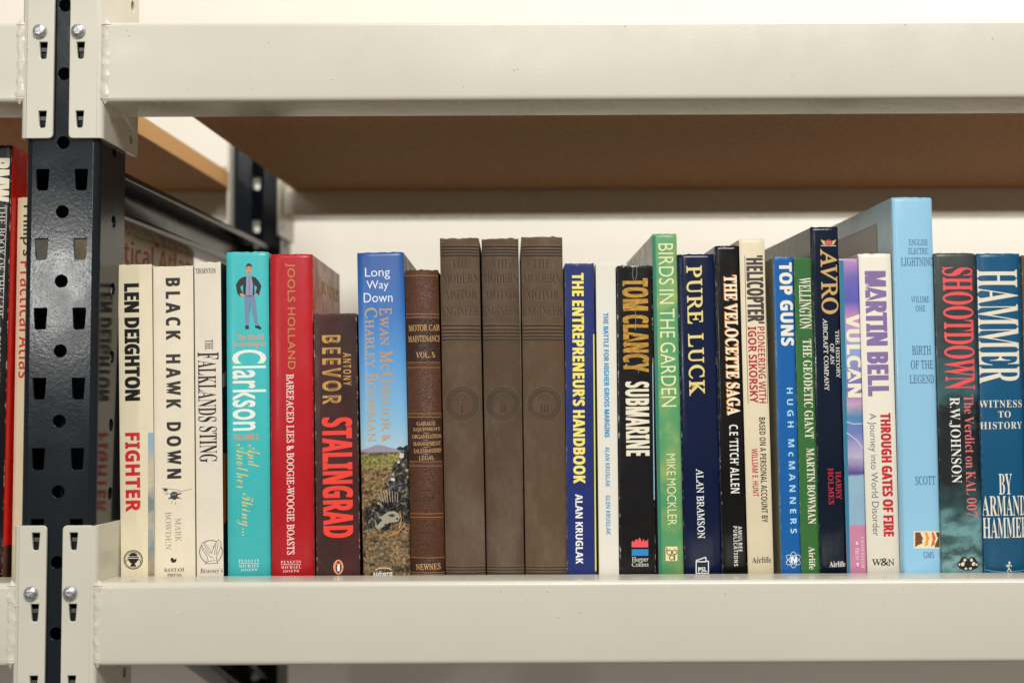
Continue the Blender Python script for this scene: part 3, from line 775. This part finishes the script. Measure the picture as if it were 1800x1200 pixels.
# small capitals: big initials then smaller caps
def smallcaps(b, parts, xb, big, small, c, f='R', off=0, **k):
    for t, y0, y1, isbig in parts:
        hgt = big if isbig else small
        x = xb(y0 + y1)
        b.text(t, x, x + hgt, y0, y1, c, f, off, **k)
smallcaps(b, [('E', 541, 554, 1), ('WAN', 556, 607, 0), ('M', 617, 638, 1), ('C', 640, 652, 0), ('G', 654, 674, 1), ('REGOR', 676, 757, 0), ('&', 764, 777, 0)], lambda s: 667.5 + (s / 2 - 541) * .018, 21.5, 15.5, G2, 'R', .012)
smallcaps(b, [('C', 541, 560, 1), ('HARLEY', 562, 646, 0), ('B', 656, 670, 1), ('OORMAN', 672, 776, 0)], lambda s: 641.5 + (s / 2 - 541) * .022, 22, 15.5, G3, 'R', .012)
b.poly([[(635, 791), (650, 786), (664, 781), (676, 783), (690, 787), (700, 790), (716, 792), (716, 794), (635, 794)]], (150, 140, 160), name='printed_picture')
random.seed(11)
blk, met, pale = (24, 24, 26), (150, 146, 134), (216, 206, 186)
def blob(cx, cy, rx, ry, n=9): return [(cx + rx * random.uniform(.6, 1.1) * math.cos(2 * math.pi * i / n), cy + ry * random.uniform(.6, 1.1) * math.sin(2 * math.pi * i / n)) for i in range(n)]
b.poly([blob(706, 800, 5, 6), blob(701, 812, 3, 3), blob(691, 842, 4, 4)], (206, 198, 188), layer=2, name='printed_picture')
b.poly([[(697, 788), (703, 784), (709, 786), (716, 781), (719, 792), (712, 797), (704, 793)]], (32, 34, 38), layer=1, name='printed_picture')
b.stroke([[(671 + 4 * i, 881 + (i % 2)), (665 + 5.0 * i, 865 - 4 * math.sin(i / 7 * 3.1))] for i in range(8)], 0.9, (176, 166, 142), layer=3, name='printed_picture')
b.poly([[(676, 903), (684, 898), (693, 897), (701, 901), (704, 908), (701, 915), (694, 917), (686, 917), (680, 921), (671, 927), (664, 929), (661, 926), (666, 920), (672, 914), (670, 908)]], (158, 150, 132), layer=3, name='printed_picture')
b.poly([[(682, 905), (690, 902), (696, 905), (690, 908)], [(676, 920), (680, 919), (681, 922), (677, 923)], [(697, 909), (701, 909), (700, 913), (697, 912)]], (46, 42, 38), layer=4, name='printed_picture')
b.stroke([[(682, 941), (696, 937), (706, 929), (713, 918)], [(703, 898), (706, 912), (702, 928)]], 1.3, (204, 150, 104), layer=4, name='printed_picture')
b.stroke([[(684, 856), (700, 851), (714, 848)], [(646, 926), (650, 936)]], 1.3, (78, 92, 150), layer=4, name='printed_picture')
b.stroke([[(676 + 7 * math.cos(math.pi * (i / 9) + 2.4) * 2.6, 996.5 - 2.5 * 0), (676, 996.5)] for i in range(0)] or [[(661, 1000), (667, 997.4), (675, 996.6), (683, 997.4), (689, 1000)]], 1.0, (236, 232, 222), layer=2)
b.text('sphere', 656.5, 690.5, 1002, 1013, (236, 232, 222), 'S', .012, rot=False, layer=2)
random.seed(21)

# ---- 8 leather
b = Book('small brown leather volume with gilt rules and gilt trade headings', 711, 771, 724, 781.5, 475, (94, 58, 38), .13, True, bulge=.005, n=2.2, rough=.42, leather=True, wear=.5, wearc=(150, 110, 76), topwave=.0006)
DK = cover_mat('dark_leather', (66, 40, 27), .4, leather=True, w=b.w, h=b.h, wear=0)
for y0, y1 in ((559, 636), (734, 810), (980, 1012)):
    b.rect(700, 800, y0, y1, None, mat=DK, name='dark_panel', layer=1)
GL = (164, 116, 66)
for y in (485, 552.5, 558.5, 637, 646, 726.5, 733, 810.5, 818, 901.5, 908, 978.5, 1004.5, 1008):
    b.rect(700, 800, y - .5, y + .5, GL, name='gilt_rule', layer=2)
for t, x0, x1, y0, y1 in (('MOTOR CAR', 718.5, 773.5, 571, 582), ('MAINTENANCE', 718, 775, 590, 601), ('VOL. 5', 732, 765, 619, 629), ('GARAGE', 733, 766, 740.5, 747.5), ('EQUIPMENT', 727, 774, 751, 758), ('ORGANISATION', 725, 776, 763, 770), ('MANAGEMENT', 727, 775, 775.5, 782.5), ('SALESMANSHIP', 728, 776, 788, 795), ('LEGAL', 737, 764, 800.5, 807.5), ('NEWNES', 731.5, 775, 989, 999.5)):
    b.text(t, x0, x1, y0, y1, (200, 156, 98), 'R', .012, rot=False, layer=2, gold=False)
b.text('28-29', 736, 764, 872, 880, (60, 38, 26), 'S', .01, rot=False, layer=2)
for y in (760.5, 773, 785.3, 797.6): b.rect(745, 754, y - .4, y + .4, (186, 142, 88), layer=2)

# ---- 9-11 cloth volumes
CLS = {'I': (108, 85, 65), 'II': (102, 81, 64), 'III': (110, 86, 64)}
for i, (TL, TR, BL, BR, tp, cx, lab, num, wds) in enumerate((
        (772, 843, 785, 852.5, 419, 813, 'worn brown cloth volume right beside the small leather volume, first of three', 'I', ((794, 825), (778, 841), (783, 839), (777, 841))),
        (846, 911.5, 856.5, 921.5, 420, 884, 'worn brown cloth volume in the middle of the three alike', 'II', ((864, 896), (848, 911), (852, 910), (848, 911))),
        (913.5, 990.5, 926.5, 995.5, 417, 957, 'worn brown cloth volume with frayed head, last of three, touching the royal blue spine', 'III', ((935, 968), (919, 986), (925, 982), (919, 988))))):
    b = Book(lab, TL, TR, BL, BR, tp, CLS[num], .17, True, bulge=.0040, n=2.6, cloth=True, wear=.8, wearc=(132, 110, 86), topwave=.0007, cap=.0022)
    EM = ink((62, 50, 39), .8); HL = ink((118, 99, 79), .8); EM2 = ink((80, 65, 51), .8)  # EM: dark stamping and painted ridge shade; HL: painted highlight along embossed edges
    for (x0, x1), (y0, y1), t in zip(wds, ((457, 472), (482, 499), (511, 527), (539, 556)), ('THE', 'MODERN', 'MOTOR', 'ENGINEER')):
        b.text(t, x0, x1, y0, y1, None, 'T', -.006, rot=False, mat=HL, layer=0, dx=-.8, dy=1.1); b.text(t, x0, x1, y0, y1, None, 'T', -.006, rot=False, mat=EM, layer=2)  # pale offset copy paints a lit edge on the embossed letters
    for y in (433, 438.5, 443.5, 448.5, 571, 578, 584, 590, 595.5, 994, 999, 1004):
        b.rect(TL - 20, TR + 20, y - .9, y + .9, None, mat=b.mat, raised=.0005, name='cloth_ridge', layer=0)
        b.rect(TL - 20, TR + 20, y + .9, y + 2.9, None, mat=EM, name='painted_ridge_shading', layer=0); b.rect(TL - 20, TR + 20, y - 1.7, y - .9, None, mat=HL, name='painted_ridge_shading', layer=0)  # painted shade strip below each ridge, painted highlight strip above
    cy = 709
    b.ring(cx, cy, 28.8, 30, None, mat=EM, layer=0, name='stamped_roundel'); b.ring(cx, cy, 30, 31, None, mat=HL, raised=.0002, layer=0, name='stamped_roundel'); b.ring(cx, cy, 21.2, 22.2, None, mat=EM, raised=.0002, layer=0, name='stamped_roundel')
    b.poly([[(cx + r * math.cos(a + q), cy + r * math.sin(a + q)) for r, q in ((23, -.035), (28.5, -.035), (28.5, .035), (23, .035))] for a in [2 * math.pi * k / 48 for k in range(48)]], None, mat=EM2, raised=.0003, layer=0, name='stamped_roundel')
    b.text('VOL.', cx - 14, cx + 16, 693, 704, None, 'S', .02, rot=False, mat=EM2, raised=.0003, layer=0)
    b.text(num, cx - 2.4 * len(num), cx + 2.4 * len(num), 711, 724, None, 'T', 0, rot=False, mat=EM, raised=.0003, layer=0)
    # frayed threads at the head
    bm = bmesh.new()
    for k in range(46):
        x = random.uniform(-b.w / 2, b.w / 2) if i != 2 or random.random() < .6 else random.uniform(-b.w / 2, -b.w / 5); z = b.h + random.uniform(-.0035, .0004); L = random.uniform(.0005, .0022)
        a = Vector((x, -b.p(x) + .0006 - .0008 * random.random(), z)); d = Vector((random.uniform(-1, 1), random.uniform(-.8, .1), random.uniform(-.8, .7))).normalized() * L
        sd = Vector((.00009, 0, .00009)); v = [bm.verts.new(a - sd), bm.verts.new(a + sd), bm.verts.new(a + d)]; bm.faces.new(v)
        v2 = [bm.verts.new(a + Vector((0, .00012, 0))), bm.verts.new(a - Vector((0, .00012, 0))), bm.verts.new(a + d * .9)]; bm.faces.new(v2)
    q = link_mesh('frayed_threads', bm, ink((168, 128, 94), .9), b.e); q['kind'] = 'stuff'

# ---- 12
b = Book('royal blue paperback with bold yellow title and white author name', 991.5, 1045, 998, 1047.5, 463, (34, 47, 108), .15, bulge=.0004, n=9, side=(200, 200, 60), wear=.35, crease=.15, mott=.04)
b.text("THE ENTREPRENEUR'S HANDBOOK", 1006.5, 1027.5, 480, 848, (246, 228, 104), 'B', .012, space=1.06, fat=.025, word=.8, name='title_lettering')
b.text('ALAN KRUGLAK', 1011.5, 1024.5, 868, 990, (238, 238, 234), 'B', -.002, fat=.02)
b.poly([[(1042.5, 587), (1050, 587), (1053, 1003), (1046, 1003)]], (226, 222, 84), name='yellow_cover_edge', layer=1)
# ---- 13
b = Book('slim white paperback with small sky blue lettering', 1047, 1082, 1053.5, 1088, 462, (229, 224, 210), .15, bulge=.0003, n=9, wear=.2, wearc=(190, 184, 170), crease=.12, mott=.03)
CB = (58, 150, 196)
b.text('THE BATTLE FOR HIGHER GROSS MARGINS', 1061.5, 1070.5, 550, 768, CB, 'B', .006, word=.9, fat=.04)
b.text('ALAN KRUGLAK', 1064, 1072, 785, 855, CB, 'B', .006); b.text('GLEN KRUGLAK', 1065, 1073, 870, 939, CB, 'B', .006)
# ---- 14
b = Book('black paperback, gold slab author name above tall cream title and red and blue emblem', 1083.5, 1147, 1090.5, 1152, 467, (20, 19, 19), .13, bulge=.0009, n=5, rough=.28, wear=.8, crease=.3, topwave=.0005)
b.text('TOM CLANCY', 1094.5, 1140, 490, 653, (198, 150, 62), 'B', .008, gold=True, space=1.08, fat=.02, name='author_lettering', word=.6)
b.poly([[(x0, y0), (x0, y1), (x1, y1), (x1, y0)] for x0, x1, y0, y1 in ((1094, 1097.5, 494, 503), (1095.5, 1099, 540, 547), (1096, 1099.5, 577, 590), (1097, 1100.5, 601, 610), (1099, 1102.5, 640, 648))], None, mat=ink((198, 150, 62), .3, 0, True), layer=1)
b.text('SUBMARINE', 1099.5, 1141.5, 671, 800, (236, 226, 200), 'B', .004, space=1.08, fat=.016, name='title_lettering')
b.poly([[(1110, 961), (1110, 952), (1112.5, 949), (1113.5, 953), (1117, 948), (1120, 946.5), (1120, 951), (1124, 943.5), (1126.5, 948), (1128, 952), (1131, 946), (1132.5, 951), (1135.5, 948), (1136, 952), (1139, 946), (1139.3, 961)]], (236, 84, 92), name='publisher_mark')
b.poly([[(1110.3, 976), (1110.3, 963.5), (1113, 965), (1116, 963.5), (1119, 965), (1122, 963.5), (1125, 965), (1128, 963.5), (1131, 965), (1134, 963.5), (1137, 965), (1139.5, 963.5), (1139.5, 976)]], (38, 132, 190), name='publisher_mark')
b.text('Harper', 1110.5, 1139.5, 978, 988.5, (226, 220, 208), 'R', .004, rot=False); b.text('Collins', 1110.5, 1139.5, 987, 995, (226, 220, 208), 'R', .004, rot=False)
b.poly([[(1146.5, 640), (1152, 640), (1153, 878), (1149, 878)]], (146, 188, 214), name='blue_cover_edge', layer=1)
b.stroke([[(1113, 472), (1111, 482), (1113.5, 492), (1112.5, 500)], [(1118, 468), (1119.5, 480), (1117, 494)], [(1116, 545), (1117.5, 560), (1116.5, 580)], [(1121, 640), (1122.5, 655)]], .7, (150, 146, 138), name='reading_crease', layer=4)
# ---- 15
b = Book('tall mottled green hardback with thin cream lettering and a square cream emblem', 1146.5, 1189, 1158.5, 1202, 411, (92, 160, 108), .205, True, bulge=.0014, n=4, rough=.28, cloud=(30, (166, 186, 106), .45, .72), wear=.3, side=(60, 120, 90), side2=(150, 156, 148), crease=.2)
b.poly([[(1140, 415), (1152, 415), (1164, 1012), (1150, 1012)]], (36, 128, 100), layer=0, name='dark_green_edge')
CG = (236, 232, 176)
b.text('BIRDS IN THE GARDEN', 1159.5, 1186, 428, 714, CG, 'S', -.004, name='title_lettering', word=.7)
b.text('MIKE MOCKLER', 1172, 1188, 797, 922, CG, 'S', -.006, word=.7)
b.rect(1168.5, 1191.5, 958.5, 986, (60, 60, 40), layer=1); b.rect(1169.3, 1190.7, 959.3, 985.2, (232, 216, 160), layer=2)
b.ring(1176, 970, 3.6, 5, (30, 28, 24), layer=3); b.ring(1185.5, 969.5, 3.2, 4.6, (30, 28, 24), layer=3); b.ring(1180.5, 979, 3.4, 4.8, (30, 28, 24), layer=4)
b.stroke([[(1171.7, 961), (1171.7, 970)], [(1185.2, 974), (1185.2, 984)]], 1.3, (30, 28, 24), layer=5)
# ---- 16
b = Book('glossy navy hardback with wide pale gold serif title and white boxed emblem', 1190, 1255.5, 1203.5, 1270, 447, (15, 26, 58), .165, True, bulge=.0022, n=4, rough=.2, wear=.35, side2=(60, 62, 66), crease=.3, mott=.04)
b.text('PURE LUCK', 1208, 1236, 467, 695, (232, 212, 128), 'R', .018, space=1.12, name='title_lettering', word=1.1)
b.text('ALAN BRAMSON', 1224, 1237, 823, 945, (232, 232, 230), 'R', .012)
b.stroke([[(1223, 1007), (1223, 984), (1240, 978), (1240, 985), (1244.5, 985), (1244.5, 1006), (1223, 1006)], [(1223, 986), (1240, 986)]], 1.7, (236, 236, 232))
b.text('PSL', 1226.5, 1241.5, 995.5, 1003.5, (236, 236, 232), 'B', .012, rot=False)
# ---- 17
b = Book('glossy black hardback with white title edged in orange', 1256, 1300, 1271, 1314.5, 432, (20, 19, 18), .165, True, bulge=.0013, n=5, rough=.2, wear=.55, side2=(128, 128, 120), crease=.35)
b.text('THE VELOCETTE SAGA', 1275, 1298, 484, 729, (226, 140, 50), 'T', .02, dx=-1.6, dy=-1, space=1.05, word=.8)
b.text('THE VELOCETTE SAGA', 1275, 1298, 484, 729, (250, 236, 206), 'T', .012, layer=2, space=1.05, name='title_lettering', word=.8)
b.text("C.E 'TITCH' ALLEN", 1282.5, 1298, 746, 866, (238, 236, 228), 'B', -.006, word=.8)
b.text('AMULREE', 1297, 1304, 924, 968.5, (220, 216, 208), 'B', 0, space=1.2); b.text('PUBLICATIONS', 1289, 1296, 924, 994, (220, 216, 208), 'B', 0, space=1.2)
# ---- 18
b = Book('cream hardback with ruled dark grey title and dark red line beneath it', 1299, 1343.5, 1315, 1360, 420, (231, 216, 184), .17, True, bulge=.0012, n=5, rough=.35, wear=.3, wearc=(190, 168, 120), crease=.15)
b.text("'HELICOPTER'", 1312, 1342, 450, 568, (66, 60, 58), 'B', .006, space=1.08, fat=.03, name='title_lettering')
b.stroke([[(1308.5, 450), (1314.5, 709)], [(1344.5, 450), (1349, 709)]], .9, (50, 44, 42), name='border_rule')
RD = (176, 34, 46)
b.text('PIONEERING WITH', 1332, 1345, 574, 708, RD, 'B', -.004, word=.8); b.text('IGOR SIKORSKY', 1315.5, 1330.5, 574, 708, RD, 'B', .012, word=.8)
b.text('BASED ON A PERSONAL ACCOUNT BY', 1336, 1347, 733, 917, (30, 28, 26), 'B', -.004, word=1.0); b.text('WILLIAM E. HUNT', 1321.5, 1332, 788, 872, RD, 'B', -.004)
b.text('Airlife', 1321, 1355, 978, 988.5, (40, 36, 34), 'T', 0, rot=False)
# ---- 19
b = Book('sky blue paperback with chunky cream title, between cream and green spines', 1357.5, 1394.5, 1375.5, 1408, 452, (26, 96, 164), .15, True, bulge=.0011, n=5, rough=.26, wear=.4, crease=.35, mott=.05, side=(60, 90, 120), side2=(150, 150, 132), cap=.0004)
b.e['label'] = 'bright blue hardback with chunky cream title and white atom emblem'
b.text('TOP GUNS', 1370.5, 1393.5, 462, 607, (238, 232, 214), 'B', .014, space=1.08, fat=.025, name='title_lettering', word=.9)
b.text('HUGH McMANNERS', 1385.5, 1396.5, 681, 936, (178, 222, 236), 'B', -.004, space=1.7)
for a in (0, 60, 120):
    pts = []
    for k in range(25):
        t = 2 * math.pi * k / 24; x, y = 6 * math.cos(t), 14 * math.sin(t); c_, s_ = math.cos(R(a)), math.sin(R(a)); pts.append((1394 + x * c_ - y * s_, 983 + x * s_ + y * c_))
    b.stroke([pts], .8, (232, 238, 240), layer=1 + a // 60)
b.text('N', 1389.5, 1399.5, 977.5, 988.5, (238, 240, 240), 'B', .03, rot=False, layer=4)
# ---- 20
b = Book('slim green paperback with white serif lettering, under the tall navy volume', 1395, 1427.5, 1409, 1441, 453, (58, 108, 56), .15, bulge=.0006, n=5, rough=.28, wear=.3, crease=.35, mott=.06)
b.e['label'] = 'slim forest green paperback with cream serif lettering beside the bright blue hardback'
b.text('WELLINGTON', 1404.5, 1425.5, 488, 578, (238, 230, 206), 'T', 0, space=1.03); b.text('THE GEODETIC GIANT', 1412.5, 1428, 596, 770, (238, 230, 206), 'T', 0, space=1.03, word=.9)
b.text('MARTIN BOWMAN', 1418.5, 1432.5, 787, 920, (238, 230, 206), 'T', 0, space=1.03, word=.8); b.text('Airlife', 1421.5, 1432.5, 960, 1000, (238, 230, 206), 'T', -.004)
# ---- 21
b = Book('tall midnight navy hardback with large gold serif title and winged crest', 1425.5, 1472, 1441.5, 1490, 399, (16, 27, 44), .20, True, bulge=.0014, n=5, rough=.16, wear=.2, crease=.35, side2=(72, 66, 60), mott=.04)
b.text('AVRO', 1442, 1472, 438, 552, (206, 166, 100), 'R', .016, space=1.0, name='title_lettering')
b.poly([[(1441.5, 421.5), (1449, 424), (1452, 428), (1451, 431), (1446, 430)], [(1469.5, 421.5), (1462, 424), (1459, 428), (1460, 431), (1465, 430)]], (216, 178, 104))
b.disc(1455.5, 427, 6.5, 5.4, (190, 48, 44), layer=2); b.rect(1442, 1469, 431.6, 433, (200, 206, 214)); b.stroke([[(1451, 425), (1460, 425)], [(1450.5, 428.6), (1460.5, 428.6)]], .7, (226, 190, 150), layer=3)
wt = (226, 222, 214)
b.text('THE HISTORY', 1468.5, 1475.5, 580, 664, wt, 'R', .014); b.text('OF AN', 1458.3, 1465.5, 604, 640, wt, 'R', .014); b.text('AIRCRAFT COMPANY', 1447, 1455, 560, 686, wt, 'R', .014)
b.text('HARRY', 1468.5, 1478, 828, 877, (196, 40, 52), 'R', .012); b.text('HOLMES', 1455, 1464.5, 822, 886, (196, 40, 52), 'R', .012)
b.text('Airlife', 1457, 1485, 985.5, 995.5, wt, 'T', 0, rot=False)
# ---- 22
b = Book('slim volume with painted purple and pink sky on its spine and cream title', 1473.5, 1512, 1490, 1525, 455, (120, 120, 190), .17, True, bulge=.0006, n=6, rough=.3, wear=.2, crease=.3,
         stops=[(0, (206, 136, 166)), (.190, (204, 134, 164)), (.196, (150, 184, 206)), (.34, (152, 186, 206)), (.35, (86, 66, 140)), (.40, (196, 186, 214)), (.47, (120, 130, 190)), (.52, (88, 142, 180)), (.56, (208, 168, 194)), (.60, (120, 106, 178)), (.72, (150, 170, 214)), (.82, (206, 148, 192)), (.87, (96, 96, 180)), (.94, (120, 110, 186)), (1, (196, 150, 200))], dist=.03, side2=(36, 118, 146), side=(36, 118, 146), cap=.0004)
b.poly([[(1470, 440), (1482, 440), (1494.5, 1012), (1480, 1012)]], (36, 120, 148), layer=1, name='teal_edge')
b.text('VULCAN', 1488, 1513, 553, 697, (238, 230, 204), 'B', .008, space=1.08, fat=.04, name='title_lettering', layer=2)
b.text('CHANCELLOR', 1513, 1519, 943, 998, (236, 206, 214), 'T', -.01, layer=2); b.text('PRESS', 1503, 1509.5, 962, 983, (236, 206, 214), 'T', -.01, layer=2)
b.poly([blob(1506, 954, 2.6, 4), blob(1507, 991, 2.6, 4)], (236, 206, 214), layer=2)
b.stroke([[(1488, 741), (1500, 745), (1517, 744)], [(1488, 760), (1504, 772), (1519, 790)]], 1.5, (214, 208, 226), layer=2, name='printed_picture')
# ---- 23
b = Book('off-white hardback with huge lilac author name and red title', 1508, 1566, 1525.5, 1581, 446, (234, 227, 209), .165, True, bulge=.0016, n=5, rough=.34, wear=.15, wearc=(200, 190, 170), crease=.15, mott=.03)
b.text('MARTIN BELL', 1522, 1559, 478, 694, (134, 110, 160), 'B', .010, space=1.08, fat=.045, name='author_lettering', word=.8)
b.text('THROUGH GATES OF FIRE', 1549, 1567.5, 726, 941, (198, 34, 42), 'B', .012, space=1.08, word=.8, fat=.04); b.text('A Journey into World Disorder', 1526.5, 1542, 726, 941, (84, 92, 102), 'S', -.004)
b.text('W', 1531, 1549, 981.5, 993, (30, 28, 26), 'R', .012, rot=False); b.text('&', 1547, 1561, 980, 993, (30, 28, 26), 'S', .006, rot=False, layer=2); b.text('N', 1559.5, 1571, 981.5, 993, (30, 28, 26), 'R', .012, rot=False)
# ---- 24
b = Book('tallest volume, pale sky blue hardback with small slate capitals across the spine', 1567.5, 1637.5, 1585.5, 1655, 347, (146, 196, 222), .235, True, bulge=.0020, n=5, rough=.2, wear=.2, wearc=(225, 235, 240), crease=.35, side2=(190, 222, 236), mott=.04, cap=.0020)
SB = (66, 104, 146)
for t, x0, x1, y0, y1 in (('ENGLISH', 1596, 1629, 421, 432), ('ELECTRIC', 1595, 1631, 436.5, 447.5), ('LIGHTNING', 1582.5, 1640, 453, 468), ('VOLUME', 1600, 1632, 521, 532), ('ONE', 1608, 1625, 537, 548), ('BIRTH', 1601.5, 1635.5, 608, 623.5), ('OF THE', 1599.5, 1639.5, 633, 648.5), ('LEGEND', 1597.5, 1641, 658.5, 674), ('SCOTT', 1607.5, 1643, 836, 851.5), ('GMS', 1621.5, 1640, 968.5, 980)):
    b.text(t, x0, x1, y0, y1, SB, 'R', 0.012, rot=False)
b.rect(1604.5, 1652, 932.5, 963, (236, 220, 184), name='publisher_mark')
b.poly([[(1607, 934.5), (1616, 934.5), (1618, 940), (1621, 945), (1619, 949), (1620, 954), (1612, 957), (1607, 961)]], (120, 70, 46), layer=2, name='publisher_mark')
for k, c_ in enumerate(((226, 160, 50), (216, 100, 46))):
    x = 1624 + 11.5 * k
    b.poly([[(x, 934.5), (x + 4, 934.5), (x + 6.5, 941), (x + 8.5, 946), (x + 6, 949), (x + 6, 956), (x - 1, 960), (x + 1, 953), (x + 2, 948), (x + 1.5, 941)]], c_, layer=2, name='publisher_mark')
b.poly([[(1644, 934.5), (1651, 934.5), (1651, 961), (1641, 961), (1643, 954), (1646, 949), (1648, 945), (1645, 940)]], (92, 84, 52), layer=2, name='publisher_mark')
# framed picture on its left cover
A = b.loc(1541, 393, 'left'); Bq = b.loc(1473, 418, 'left')
pz, y_near = A[1], A[0]
Wp, Hp = .15, .12
def side_rect(b, y0, y1, z0, z1, mat, layer, name='cover_picture'): return b.emit(name, [(y0, z0), (y1, z0), (y1, z1), (y0, z1)], [(0, 1, 2, 3)], mat, layer, 'left')
side_rect(b, y_near, y_near + Wp, pz - Hp, pz, ink((130, 116, 118)), 1)
side_rect(b, y_near + .0006, y_near + Wp, pz - Hp, pz - .0006, pic([(0, (150, 120, 112)), (.5, (176, 150, 140)), (.7, (200, 180, 166)), (1.2, (176, 184, 180))], b.h, .1, 20), 2)
b.emit('cover_picture', [(y_near + .018, pz - .026), (y_near + .021, pz - .024), (y_near + .032, pz - .045), (y_near + .026, pz - .045)], [(0, 1, 2, 3)], ink((190, 84, 66)), 3, 'left')
# ---- 25
b = Book('stormy grey-green hardback with clouds at the foot and long coral title', 1640.5, 1714, 1657, 1728.5, 445, (54, 66, 66), .165, True, bulge=.0022, n=4, rough=.3, wear=.35, crease=.2, wearc=(170, 176, 176),
         stops=[(0, (56, 82, 84)), (.07, (140, 182, 182)), (.12, (60, 84, 84)), (.17, (122, 170, 170)), (.24, (60, 88, 90)), (.34, (38, 44, 44)), (.52, (34, 38, 38)), (.60, (64, 100, 104)), (.68, (56, 74, 76)), (.8, (52, 60, 58)), (1, (72, 78, 76))], dist=.30, noise_s=45)
b.text('SHOOTDOWN', 1657, 1711, 470, 684, (238, 84, 88), 'T', .006, space=.99, name='title_lettering')
b.text('The Verdict on KAL 007', 1695, 1713, 694, 907, (222, 112, 112), 'T', -.006, word=.8); b.text('R.W.JOHNSON', 1667.5, 1687, 698, 848, (236, 232, 224), 'T', -.006)
b.disc(1700, 991, 19, 10.5, (26, 24, 22)); b.disc(1693, 986, 7.5, 8.5, (26, 24, 22), layer=0); b.disc(1707, 986, 7.5, 8.5, (26, 24, 22), layer=0)
CR = (222, 208, 186)
b.poly([blob(1694, 983, 3.2, 3.2), blob(1690.5, 990, 4.2, 4), blob(1696, 998, 3, 2.2), blob(1684.5, 991, 2, 2.6)], CR, layer=2); b.poly([blob(1706, 983, 3.2, 3.2), blob(1709.5, 990, 4.2, 4), blob(1704, 998, 3, 2.2), blob(1715.5, 991, 2, 2.6)], CR, layer=2)
# ---- 26
b = Book('petrol blue hardback with giant cream condensed title and cream lines across', 1715.5, 1793, 1731, 1806, 446, (22, 84, 120), .165, True, bulge=.0030, n=3.5, rough=.28, wear=.35, crease=.2, wearc=(160, 190, 205), mott=.06)
HC = (232, 222, 198)
b.text('HAMMER', 1718.5, 1790, 474, 673, HC, 'T', .0, space=1.03, name='title_lettering')
b.text('WITNESS', 1721, 1795, 703, 716, HC, 'T', -.004, rot=False, space=1.15); b.text('TO', 1752, 1774, 722, 733.5, HC, 'T', -.004, rot=False, space=1.1); b.text('HISTORY', 1723, 1795, 741, 753.5, HC, 'T', -.004, rot=False, space=1.15)
b.text('BY', 1753, 1776, 832, 868, HC, 'T', -.004, rot=False); b.text('ARMAND', 1726, 1802, 870, 906, HC, 'T', -.004, rot=False); b.text('HAMMER', 1727.5, 1805, 908, 944, HC, 'T', -.004, rot=False)
b.stroke([[(1728, 1000), (1745, 1003), (1764, 1004), (1790, 1002), (1808, 999)]], .8, (150, 180, 195))
b.stroke([[(1768, 996), (1771, 990), (1776, 994)], [(1768, 1003), (1771, 997), (1771, 990)], [(1771, 997), (1775, 1003)], [(1765, 993), (1771, 991)]], 1.4, HC, layer=2); b.disc(1771.5, 987.5, 1.8, 2, HC, layer=3)
# ---- 27
b = Book('plain brown volume cut off at the frame edge beyond the petrol blue spine', 1795, 1850, 1808, 1862, 449, (112, 92, 70), .15, True, bulge=.002, n=3, rough=.6, cloth=True)

# ---- left bay
b = Book('black hardback with heavy white initials and red front cover, left of the upright', -40, 20.5, -60, 4.5, 255, (18, 17, 17), .23, True, bulge=.0015, n=6, rough=.25, wear=.6, side=(236, 34, 26), group='books standing in the left bay', yaw=1.0, crease=.2)
b.text('BMW', -22, 17, 280, 354, (232, 222, 196), 'B', .012, space=1.06, fat=.04, name='title_lettering')
b.text('THE BOOK OF THE CAR', -3.5, 9, 361, 556, (206, 200, 188), 'R', .0, word=.8); b.text('DON SLATER', -10, 2, 575, 690, (206, 200, 188), 'R', .0, word=.8)
b.stroke([[(13, 362), (6, 560)]], .9, (206, 200, 188))
A = b.loc(3.6, 960, 'right'); 
b.emit('stained_foot', [(.001, 0), (.05, 0), (.05, A[1]), (.001, A[1])], [(0, 1, 2, 3)], ink((62, 36, 30)), 1, 'right')
b = Book('tall cream atlas with red lettering on spine and cover, seen either side of the upright', 33, 74, 19, 66, 347, (238, 224, 186), .292, False, bulge=.0006, n=6, Y=.0595, rough=.4, wear=.4, wearc=(180, 160, 110), group='books standing in the left bay', yaw=-6.6, crease=.15)
b.text("Philip's", 36, 60, 361, 450, (60, 44, 30), 'S', .012); b.text('Practical Atlas', 34.5, 57, 459, 664, (214, 60, 46), 'B', -.008, word=.8)
V, P, _ = text_mesh('Practical Atlas', 'B', -.004)
A = b.loc(224, 430, 'right'); B2 = b.loc(336, 470, 'right')
z1 = b.h - .019; zlo = z1 - .0175
b.emit('cover_lettering', [(.078 + v[0] * .205, zlo + v[1] * .021) for v in V], P, ink((204, 74, 62), .5), 1, 'right')
V, P, _ = text_mesh("Philip's", 'B', -.004)
b.emit('cover_lettering', [(.10 + v[0] * .16, b.h - .0085 + (v[1] - 1) * .001 - .006 + v[1] * .021) for v in V], P, ink((196, 90, 76), .5), 1, 'right')
print('yaws done', len(bpy.data.objects))
